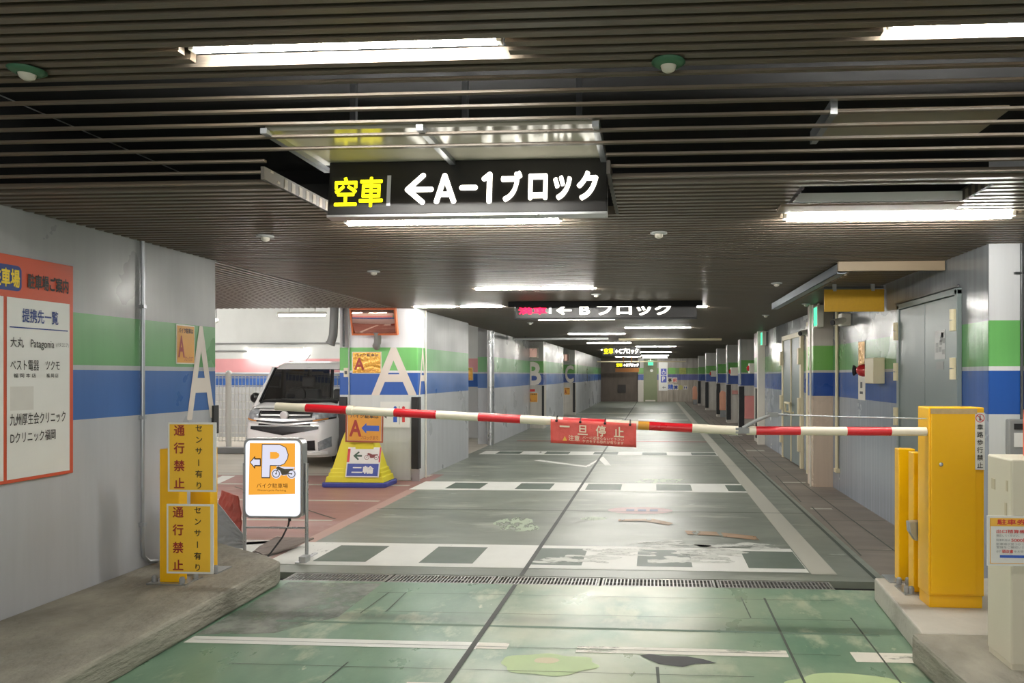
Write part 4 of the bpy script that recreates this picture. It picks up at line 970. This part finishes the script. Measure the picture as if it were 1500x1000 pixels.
nose('hood_edge', 'carwhite', car, -.60, .60, cst(.975), cst(1.0), .016)
# windscreen, pillars, cabin
def ws(x, t, off=0):        # t 0 bottom .. 1 top
    z = 1.05+.57*t; hw = .70-.025*t; return (CX+x*hw, CY+.40+.45*t+.12*x*x-off, z)
b = MB(); V = [ws(-1+2*i/12, j/6) for i in range(13) for j in range(7)]; b.add(V, [(i*7+j, (i+1)*7+j, (i+1)*7+j+1, i*7+j+1) for i in range(12) for j in range(6)], 0, True); b.build('windscreen', 'glass', car)
for s in (-1, 1):
    b = MB(); b.tube([ws(s*1.0, t/6, -.01) for t in range(-1, 7)], [.05, .048, .046, .044, .042, .04, .04, .05], 8); b.build('pillar_trim', 'carwhite', car)
    b = MB(); b.tube([ws(s*.95, t/6, .006) for t in range(0, 7)], .02, 6); b.build('windscreen_seal', 'cardark', car)
    X0 = CX+s*.70; X1 = CX+s*.68; yb = CY+CL-.1
    b = MB(); b.prism([(X0, CY+.62, 1.04), (X0, yb, 1.04), (X1, yb-.1, 1.62), (X1, CY+1.0, 1.62)], (-s*.006, 0, 0)); b.build('side_window', 'glass', car)
    b = MB(); 
    for y in (CY+1.25, CY+2.2, yb-.05): b.prism([(X0+s*.006, y, 1.03), (X0+s*.006, y+.09, 1.03), (X1+s*.006, y+.09, 1.63), (X1+s*.006, y, 1.63)], (-s*.03, 0, 0))
    b.build('door_pillar', 'cardark', car)
    b = MB(); b.lathe([(.001, -.06), (.05, -.055), (.085, -.02), (.09, .03), (.06, .06), (.001, .07)], (CX+s*.80, CY+.62, 1.12), 'Y', n=16); b.tube([(CX+s*.70, CY+.64, 1.08), (CX+s*.78, CY+.63, 1.10)], .025); b.build('side_mirror', 'cardark', car)
b = MB(); V = [ws(-1+2*i/12, -.03, .004) for i in range(13)]+[ws(-1+2*i/12, .06, .004) for i in range(13)]; b.add(V, [(i, i+1, i+14, i+13) for i in range(12)]); V = [ws(-1+2*i/12, .95, .004) for i in range(13)]+[ws(-1+2*i/12, 1.02, .004) for i in range(13)]; b.add(V, [(i, i+1, i+14, i+13) for i in range(12)]); b.build('windscreen_border', 'cardark', car)
MB().box((CX-.66, CY+.62, .95), (CX+.66, CY+.95, 1.10)).build('dashboard', 'cargrey', car, .02)
b = MB(); n = 24; b.tube([(CX+.30-.5*0-.17*0+.17*math.cos(2*math.pi*i/n)-.62, CY+1.02+.05*math.sin(2*math.pi*i/n), 1.14+.16*math.sin(2*math.pi*i/n)) for i in range(n+1)], .014, 6); b.build('steering_wheel', 'cardark', car)
for s in (-1, 1):
    MB().box((CX+s*.35-.22, CY+1.45, .6), (CX+s*.35+.22, CY+1.62, 1.25)).build('seat_back', 'cargrey', car, .04)
    MB().box((CX+s*.35-.11, CY+1.5, 1.28), (CX+s*.35+.11, CY+1.6, 1.47)).build('headrest', 'cargrey', car, .03)
b = MB(); b.box((CX-.12, CY+1.10, 1.50), (CX+.12, CY+1.12, 1.56)); b.build('rear_view_mirror', 'cardark', car)
b = MB(); b.tube([(CX-.34, CY+1.35, 1.70), (CX-.30, CY+1.50, 1.86)], .005, 6); b.build('aerial', 'cardark', car)
b = MB(); b.tube([ws(.1, .02, .02), ws(-.55, .12, .02)], .009, 6); b.tube([ws(.75, .02, .02), ws(.15, .10, .02)], .009, 6); b.build('wiper', 'cardark', car)
b = MB(); b.box((CX-.60, CY+1.25, 1.725), (CX-.56, CY+CL-.3, 1.75)); b.box((CX+.54, CY+1.25, 1.725), (CX+.58, CY+CL-.3, 1.75)); b.build('roof_strip', 'carwhite', car)
for s in (-1, 1):
    for y in (CY+.62, CY+CL-.55):
        x = CX+s*.685
        b = MB(); b.lathe([(.17, -.09*s), (.25, -.085*s), (.275, -.06*s), (.28, 0), (.275, .075*s), (.25, .088*s), (.19, .088*s)], (x, y, .28), 'X', n=28); wh = b.build('wheel', 'rubber', car)
        b = MB(); b.lathe([(.19, .088*s), (.185, .06*s), (.06, .05*s), (.05, .08*s), (.001, .082*s)], (x, y, .28), 'X', n=28)
        for k in range(8):
            a = k*math.pi/4; d = Vector((0, math.cos(a), math.sin(a))); q = Vector((0, -math.sin(a), math.cos(a)))*.02; c = Vector((x+s*.078, y, .28))
            b.prism([c+d*.04+q, c+d*.04-q, c+d*.185-q*.8, c+d*.185+q*.8], (s*.012, 0, 0))
        b.build('rim', 'alu', wh)
        b = MB(); V = []; 
        for i in range(21):
            a = math.pi*i/20
            for r, dx in ((.295, .082), (.335, .085)): V.append((CX+s*(.665+dx), y+r*math.cos(a), .28+r*math.sin(a)))
        b.add(V, [(2*i, 2*i+1, 2*i+3, 2*i+2) for i in range(20)]); b.build('wheel_arch', 'carwhite' if 0 else 'cardark', car)

# ---------------------------------------------------------------- boom barrier
bar = thing('boom_barrier', 'yellow boom barrier with red and white arm across the lane', 'barrier', (1.75, 4.3, K))
MB().box((1.594, 4.22, K+.07), (1.908, 4.39, 1.312)).build('cabinet', 'yellow', bar, .006)
MB().box((1.60, 4.226, K), (1.90, 4.385, K+.07)).build('plinth', 'yellow', bar, .004)
dr = MB().box((1.604, 4.206, K+.085), (1.855, 4.219, 1.292)).build('cabinet_door', 'yellow', bar, .003)
MB().lathe([(.012, -.012), (.010, -.016), (.001, -.016)], (1.655, 4.207, .985), 'Y', n=14).build('lock', 'alu', dr)
MB().box((1.60, 4.203, 1.276), (1.86, 4.2055, 1.306)).build('peeling_tape', mat('tan tape', (198, 172, 128), .6, var=.3, scale=30), bar)
lb = MB(); f = front(4.204); rect(lb, f, 1.849, .955, 1.903, 1.283, .0); lb = lb.build('warning_label', 'white', bar)
b = MB(); ring(b, f, 1.876, 1.252, .025, .004, .002, 0); poly(b, f, [(1.858, 1.268), (1.861, 1.271), (1.894, 1.236), (1.891, 1.233)], .003); b.build('ban_symbol', 'redpr', lb)
b = MB(); disc(b, f, 1.876, 1.264, .004, .0012); rect(b, f, 1.872, 1.238, 1.880, 1.259, .0012); vtxt(b, '車路歩行禁止', f, 1.876, 1.218, .036, .044, .01, .002); b.build('label_text', 'blktxt', lb)
# arm
zr = 1.152; zl = 1.306
def arm_z(x): return zr+.018 if x > .52 else 1.17+(zl-1.17)*(.505-x)/(.505+2.321)
def seg(x0, x1, m, r0=None): return MB().cyl((x0, 4.25, arm_z(x0)), (x1, 4.25, arm_z(x1)), .026 if x0 > .5 else .0255+(x0+2.3)*.0004, n=16).build('arm_band', m, bar)
E = [-2.321, -2.13, -1.868, -1.838, -1.577, -1.315, -1.058, -.799, -.542, -.282, -.09, -.024, .231, .501]
Cc = ['armwhite', 'armred', 'armwhite', 'armwhite', 'armred', 'armwhite', 'armred', 'armwhite', 'armred', 'armwhite', 'orange', 'armred', 'armwhite']
for i, c in enumerate(Cc): seg(E[i], E[i+1], c)
E = [.55, .606, .865, 1.134, 1.389, 1.59]
for i, c in enumerate(['armwhite', 'armred', 'armwhite', 'armred', 'armwhite']): seg(E[i], E[i+1], c)
MB().cyl((-1.87, 4.25, arm_z(-1.87)), (-1.835, 4.25, arm_z(-1.835)), .030, n=16).build('arm_sleeve', 'armwhite', bar)
b = MB(); b.box((.485, 4.224, 1.155), (.565, 4.23, 1.188)); b.box((.485, 4.27, 1.155), (.565, 4.276, 1.188)); b.cyl((.525, 4.218, 1.172), (.525, 4.282, 1.172), .012); b.build('arm_hinge', 'grey', bar)
b = MB(); b.tube([(.53, 4.235, 1.185), (.60, 4.235, 1.225), (.685, 4.235, 1.262)], .009); b.tube([(.53, 4.265, 1.185), (.60, 4.265, 1.225), (.685, 4.265, 1.262)], .009); b.box((.672, 4.23, 1.252), (.735, 4.27, 1.278)); b.cyl((.735, 4.25, 1.266), (.79, 4.25, 1.264), .007); b.build('linkage', 'grey', bar)
MB().tube([(.79, 4.25, 1.264), (1.2, 4.25, 1.252), (1.6, 4.25, 1.245)], .0035, 6).build('tension_wire', 'steel', bar)
# banner on the arm
t = thing('banner', 'red vinyl banner with Japanese stop warning hanging from barrier arm', 'banner', (-.355, 4.21, 1.08))
fb = Fr((-.612, 4.212, 1.095), (.51, 0, -.025), (.0, 0, 1)); W, H = .512, .142
b = MB(); n, k = 24, 6; V = []
for i in range(n+1):
    for j in range(k+1): V.append(fb.p(W*i/n, H*j/k, .003*math.sin(i*1.1+j*.6)+.002*math.sin(i*.4-j)))
b.add(V, [(i*(k+1)+j, (i+1)*(k+1)+j, (i+1)*(k+1)+j+1, i*(k+1)+j+1) for i in range(n) for j in range(k)], 0, True); bo = b.build('cloth', 'banner', t); md = bo.modifiers.new('thickness', 'SOLIDIFY'); md.thickness = .0015
b = MB(); 
for q, ch in enumerate('一旦停止'): 
    hh = {0: .010, 1: .058, 2: .066, 3: .062}[q]; yy = {0: .098, 1: .058, 2: .054, 3: .056}[q]
    txt(b, ch, fb, .055+q*.108, yy, .06, hh, .02, .0075)
txt(b, '注意', fb, .108, .020, .066, .034, .012, .0075); b.build('banner_text', 'bannertxt', t); b = MB(); txt(b, 'バーに近寄らないで下さい', fb, .192, .034, .245, .018, .004, .0075); txt(b, 'ケガをする恐れが有ります', fb, .192, .013, .245, .018, .004, .0075); b.build('banner_small_text', 'bannertxt', t)
b = MB(); poly(b, fb, [(.072, .018), (.100, .018), (.086, .046)], .0078); b.build('warning_triangle', mat('yellow print', (244, 190, 80), .5), t)
for x in (.035, .178, .325, .475):
    b = MB(); p = fb.p(x, H-.008, .004); za = arm_z(p.x)
    b.tube([p, (p.x, 4.212, za), (p.x, 4.222, za+.022), (p.x, 4.25, za+.031), (p.x, 4.278, za+.022)], .003, 6); b.lathe([(.001, -.004), (.008, -.003), (.008, .003)], p, 'Y', n=10); b.build('hook', 'black', t)

# sensor posts on the right kerb and sensor head
post(1.60, 1.705, 4.74, 4.82, K, 1.017, 'yellow sensor post on right kerb, left of the barrier cabinet', [(1.575, 4.66), (1.63, 4.66)], 'yellow posts on the kerbs')
o = post(1.605, 1.66, 4.49, 4.58, K, 1.02, 'slim yellow sensor post tight against the barrier cabinet', [(1.56, 4.48), (1.585, 4.47)], 'yellow posts on the kerbs')
t = thing('barrier_sensor', 'grey sensor hood on the slim post beside barrier cabinet', 'sensor', (1.58, 4.42, .49))
b = MB(); b.prism([(1.545, 4.40, .61), (1.61, 4.40, .615), (1.64, 4.40, .60), (1.64, 4.40, .50), (1.585, 4.40, .495), (1.55, 4.40, .55)], (0, .055, 0)); b.box((1.61, 4.455, .53), (1.64, 4.489, .57)); b.build('hood', 'steel', t, .006)
MB().cyl((1.605, 4.385, .515), (1.605, 4.40, .515), .008).build('screw', 'darksteel', t)

# ticket machine
t = thing('ticket_machine', 'beige ticket machine at the right edge with poster on it', 'ticket machine', (1.84, 3.45, K))
MB().box((1.625, 3.33, K+.03), (2.1, 3.565, 1.115)).build('cabinet', 'beige', t, .008)
MB().box((1.632, 3.337, K), (2.09, 3.56, K+.03)).build('plinth', 'beige', t)
b = MB()
for y, z, a, c in ((3.50, .98, .035, .05), (3.44, .80, .02, .05), (3.38, .88, .018, .06), (3.37, .99, .014, .05)): b.box((1.6225, y-a/2, z-c/2), (1.625, y+a/2, z+c/2))
b.build('tape_scrap', mat('dirty tape scraps', (196, 186, 158), .6), t)
b = MB(); f = front(3.318); slab(b, f, 1.513, .635, 1.93, .862, -.006); po = b.build('poster', 'white', t)
b = MB(); rect(b, f, 1.526, .815, 1.92, .852, .001); 
for q in ((1.524, .645, 1.527, .852), (1.524, .645, 1.92, .648)): rect(b, f, *q, .001)
b.build('poster_header', mat('amber print', (244, 186, 72), .5), po)
b = MB(); txt(b, '駐車券専用精算機', f, 1.556, .822, .34, .025, .02, .0025); txt(b, '出口精算機にて「駐車券」', f, 1.552, .784, .29, .016, .01, .0025); txt(b, '5000円', f, 1.617, .744, .075, .017, .01, .0025); txt(b, '領収書', f, 1.576, .693, .05, .017, .01, .0025); b.build('poster_red_text', 'redpr', po)
b = MB(); txt(b, '確認してください。', f, 1.552, .768, .10, .010, 0, .0025); txt(b, '駐車料金は', f, 1.552, .748, .06, .010, 0, .0025); txt(b, '駐車場が見つかった場合は係員まで', f, 1.552, .729, .25, .011, 0, .0025); txt(b, '登録をご確認いただきますので', f, 1.552, .715, .22, .011, 0, .0025); txt(b, '必ず', f, 1.552, .696, .02, .011, 0, .0025); txt(b, 'をお受け取りください', f, 1.63, .696, .14, .011, 0, .0025); b.build('poster_small_text', 'grey', po)
b = MB(); rect(b, f, 1.568, .672, 1.80, .684, .001); b.build('poster_blue_bar', 'bluepr', po)
MB().box((1.742, 3.37, 1.115), (1.88, 3.47, 1.34)).build('call_lamp', mat('salmon lamp box', (226, 110, 90), .4), t, .01)
# column fittings at right
t = thing('intercom_box', 'grey intercom box on the near right column', 'intercom', (2.6, 5.23, .93))
MB().box((2.515, 5.19, .93), (2.75, 5.244, 1.185)).build('case', 'grey', t, .01)
MB().box((2.55, 5.183, 1.115), (2.72, 5.19, 1.155)).build('display', 'black', t)
MB().box((2.55, 5.183, .99), (2.72, 5.19, 1.09)).build('label_plate', 'white', t)
t = thing('conduit_pipe', 'dark vertical conduit on the near right column', 'conduit', (2.63, 5.23, 1.2))
MB().tube([(2.625, 5.23, 2.5), (2.625, 5.23, 1.185)], .012).build('pipe', 'darksteel', t)
MB().box((2.575, 5.22, 2.22), (2.68, 5.244, 2.235)).build('clamp', 'darksteel', t)
# right wall fittings
t = thing('alarm_box', 'beige alarm box with red lamp on right wall beside door', 'alarm', (2.35, 7.7, 1.41))
MB().box((2.28, 7.52, 1.41), (2.398, 7.82, 1.68)).build('box', 'beige_lit', t, .006)
MB().lathe([(.07, 0), (.07, -.02), (.055, -.06), (.025, -.085), (.001, -.09)], (2.335, 8.02, 1.55), 'X', n=18).build('red_lamp', mat('red lamp lens', (190, 40, 44), .25, coat=.5), t)
MB().box((2.335, 7.82, 1.50), (2.398, 8.10, 1.60)).build('lamp_base', 'beige_lit', t)
MB().lathe([(.02, 0), (.06, -.05), (.062, -.055)], (2.30, 8.12, 1.55), 'X', n=14).build('bell', 'black', t)
t = thing('notice_strip', 'tall narrow notice strip on right wall behind the alarm', 'notice', (2.39, 8.33, 1.2)); fr = onright(2.399)
b = MB(); slab(b, fr, -8.47, 1.21, -8.20, 1.89, .004); b.build('strip', 'offwhite', t)
b = MB(); rect(b, fr, -8.46, 1.52, -8.21, 1.88, .006); b.build('gold_sheet', 'gold', t)
b = MB(); rect(b, fr, -8.40, 1.28, -8.28, 1.31, .006); rect(b, fr, -8.38, 1.35, -8.30, 1.42, .006); b.build('print', 'blktxt', t)
tag(MB().tube([(2.375, 9.36, 2.44), (2.375, 9.36, .28)], .022).box((2.35, 9.30, .24), (2.399, 9.42, .29)).build('conduit_pipe', 'beige_lit', loc=(2.375, 9.36, .24)), 'cream vertical pipe on right wall next to the pilaster', 'conduit')
tag(MB().tube([(2.113, 9.70, 2.44), (2.113, 9.70, 0)], .014).build('thin_pole', 'offwhite', loc=(2.113, 9.7, 0)), 'thin white pole up the lane edge of the pilaster', 'pole')
tag(MB().box((2.33, 10.9, .0), (2.399, 11.0, 2.3)).build('cable_duct', 'beige_lit', loc=(2.36, 10.95, 0)), 'cream vertical cable duct between pilaster and double door', 'cable duct')
tag(MB().box((2.25, 15.45, 0), (2.399, 15.6, 2.44)).build('edge_post', 'offwhite', loc=(2.3, 15.5, 0)), 'pale boxed post at the far end of right wall', 'post')
def cctv(x, y, z, label):
    t = thing('security_camera', label, 'camera', (x, y, z), 'wall cameras on the right')
    MB().box((x-.02, y-.08, z-.06), (2.398, y+.08, z+.09)).build('bracket', 'offwhite', t, .01)
    b = MB(); b.cyl((x+.02, y-.05, z+.01), (x-.14, y-.16, z-.03), .038, n=14); b.build('camera_body', 'offwhite', t)
    b = MB(); b.cyl((x-.14, y-.16, z-.03), (x-.152, y-.168, z-.033), .034, n=14); b.build('lens', 'black', t)
cctv(2.30, 8.85, 2.16, 'white wall camera with dark lens under the yellow hanging sign')
cctv(2.30, 10.75, 2.14, 'white wall camera left of the pilaster near double door')
def exitlight(x0, y0, z0, z1, d, label):
    t = thing('exit_light', label, 'exit light', (x0, y0, z0), 'green exit lights along the right side')
    MB().box((x0, y0, z0), (x0+.08, y0+d, z1)).build('case', 'offwhite', t, .004)
    MB().box((x0-.004, y0+.02, z0+.02), (x0, y0+d-.02, z1-.02)).build('lit_panel', 'exitgreen', t)
    MB().box((x0+.03, y0+d*.4, z1), (x0+.05, y0+d*.6, 2.46)).build('stem', 'offwhite', t)
exitlight(2.14, 9.42, 2.13, 2.41, .22, 'green exit light at the top of the pilaster')
exitlight(2.3, 15.15, 2.12, 2.42, .25, 'green exit light at the far end of right wall')
t = thing('exit_light', 'green exit light above the distant olive door', 'exit light', (-.1, 39.9, 2.0), 'green exit lights along the right side')
MB().box((-.30, 39.3, 2.02), (.0, 39.4, 2.3)).build('case', 'offwhite', t)
MB().box((-.29, 39.29, 2.03), (-.01, 39.3, 2.29)).build('lit_panel', 'exitgreen', t)
MB().box((-.17, 39.33, 2.3), (-.13, 39.37, 2.46)).build('stem', 'offwhite', t)
# boards and boxes along the pillar row
def board(x0, x1, y, z0, z1, m, name, label, cat, dep=.05):
    return tag(MB().box((x0, y-dep, z0), (x1, y, z1)).build(name, m, loc=((x0+x1)/2, y, z0), bevel=.006), label, cat)
board(2.40, 2.70, 18.899, .35, .95, 'pinkpr', 'pillar_board', 'pink board on the second pillar of the right row', 'board')
board(2.45, 2.74, 22.399, .9, 1.02, mat('pale red label', (214, 150, 140), .5), 'pillar_label', 'small pale red label on the third right pillar', 'label')
for (x, y, l) in ((2.48, 25.35, 'pink and cream fire extinguisher box before the fourth right pillar'), (2.12, 36.2, 'peach box standing before the end of right pillar row')):
    t = thing('extinguisher_box', l, 'box', (x, y, 0)); b = MB(); b.prism([(x-.13, y, .25), (x+.1, y, .25), (x+.12, y, .55), (x+.08, y, .9), (x-.05, y, .95), (x-.13, y, .85)], (0, .18, 0)); b.build('box', 'copper', t, .02); MB().box((x-.1, y+.02, 0), (x+.1, y+.16, .25)).build('stand', 'grey', t)
for i, (x, y, z, l) in enumerate(((2.30, 17.2, 1.66, 'red alarm lamp between first and second right pillars'), (2.26, 20.9, 1.6, 'small white alarm box between second and third right pillars'), (2.26, 28, 1.55, 'small lit alarm lamp past the fourth right pillar'))):
    t = thing('alarm_box', l, 'alarm', (x, y, z)); MB().box((x, y, z-.12), (2.78, y+.2, z+.12)).build('box', 'offwhite', t, .01)
    MB().lathe([(.07, 0), (.06, -.04), (.001, -.06)], (x, y+.1, z), 'X', n=14).build('red_lamp', mat('red lamp lens', (190, 40, 44), .25), t)
for i, (x, y) in enumerate(((2.30, 15.75), (2.27, 18.7), (2.30, 22.2), (2.27, 25.4))):
    tag(MB().tube([(x, y, 2.44), (x, y, 1.25)], .02).build('conduit_pipe', 'lgrey', loc=(x, y, 1.25)), 'thin pipe at the lane edge of the %s right pillar' % ordl[i], 'conduit')
# left pillars B and C
t = thing('pillar_mirror', 'framed mirror above the letter B on left pillar', 'mirror', (-3.4, 19.75, 2.0)); MB().box((-3.60, 19.72, 1.97), (-3.22, 19.79, 2.27)).build('frame', 'offwhite', t, .01); MB().box((-3.57, 19.71, 2.0), (-3.25, 19.72, 2.24)).build('mirror_face', 'mirror', t)
anotice(front(19.8), -3.57, .73, .33, .27, 'gold notice with red A under the letter B', 'orange')
board(-3.56, -3.32, 19.799, 1.03, 1.10, 'redpr', 'pillar_label', 'small red label above the gold notice on pillar B', 'label', .01)
t = thing('pillar_mirror', 'framed mirror above the letter C on left pillar', 'mirror', (-3.3, 26.5, 2.0)); MB().box((-3.52, 26.5, 2.0), (-3.15, 26.58, 2.3)).build('frame', 'offwhite', t, .01); MB().box((-3.49, 26.49, 2.03), (-3.18, 26.5, 2.27)).build('mirror_face', 'mirror', t)
anotice(front(26.6), -3.35, .75, .22, .28, 'small gold notice under the letter C', 'orange')
# posters on the end wall
fe = front(40)
t = thing('wall_poster', 'tall white poster with blue wheelchair and P signs on end wall', 'poster', (.6, 39.98, .6))
b = MB(); slab(b, fe, .30, .62, .80, 2.25, .01); b.build('sheet', 'white', t)
b = MB(); rect(b, fe, .42, 1.50, .74, 1.86, .014); rect(b, fe, .42, 1.08, .74, 1.46, .014); b.build('blue_square', mat('violet blue print', (92, 100, 190), .5), t)
b = MB(); txt(b, 'P', fe, .49, 1.14, .17, .27, .03, .018); ring(b, fe, .58, 1.63, .10, .03, .018); poly(b, fe, [(.55, 1.82), (.59, 1.82), (.60, 1.68), (.68, 1.68), (.70, 1.56), (.66, 1.56), (.65, 1.65), (.55, 1.65)], .018); b.build('symbol', 'white', t)
b = MB(); poly(b, fe, [(.50, .80), (.58, .88), (.58, .82), (.70, .82), (.70, .78), (.58, .78), (.58, .72)], .014); b.build('arrow', 'grey', t)
tag(MB().lathe([(.001, -.02), (.06, -.02), (.09, 0)], (-.10, 40.02, 1.75), 'Y', n=16).build('door_plate', 'white', loc=(-.1, 40.0, 1.75)), 'small round white plate on the distant olive door', 'plate')
tt = [('事', .82, 1.10, .22, 'blktxt', 'dark green character stuck on the end wall beside the poster'), ('前', 1.10, 1.10, .22, 'redpr', 'red character stuck on the end wall beside the dark one'), ('精', .82, .68, .30, 'bluepr', 'large blue character in the lower row on end wall'), ('算', 1.14, .68, .24, 'navy', 'navy character in the lower row on end wall'), ('!!', 1.72, .70, .16, 'navy', 'pair of exclamation marks stuck on the end wall')]
for ch, x, z, s, m, l in tt:
    b = MB(); slab(b, fe, x-.02, z-.02, x+s+.02, z+s+.04, .006); o = b.build('wall_character', 'offwhite', loc=(x, 40, z)); tag(o, l, 'wall lettering')
    b = MB(); txt(b, ch, fe, x, z, s, s, .03, .012); b.build('character', m, o)
b = MB(); disc(b, fe, 1.52, .80, .13, .008, n=24); tag(b.build('wall_sticker', mat('olive sticker', (180, 176, 110), .5), loc=(1.52, 40, .8)), 'round olive sticker on the end wall left of exclamation marks', 'sticker')
for x, m, l in ((.86, 'greenpr', 'pale green sheet stuck on the end wall over the green stripe'), (1.45, mat('mottled olive print', (150, 158, 80), .5, var=.4, scale=9), 'mottled olive sheet on the end wall at right')):
    b = MB(); slab(b, fe, x, 1.55, x+.38, 1.90, .006); tag(b.build('wall_sheet', m, loc=(x, 40, 1.55)), l, 'sheet')

# tidy helper properties
for o in bpy.data.objects:
    if '_o' in o: del o['_o']
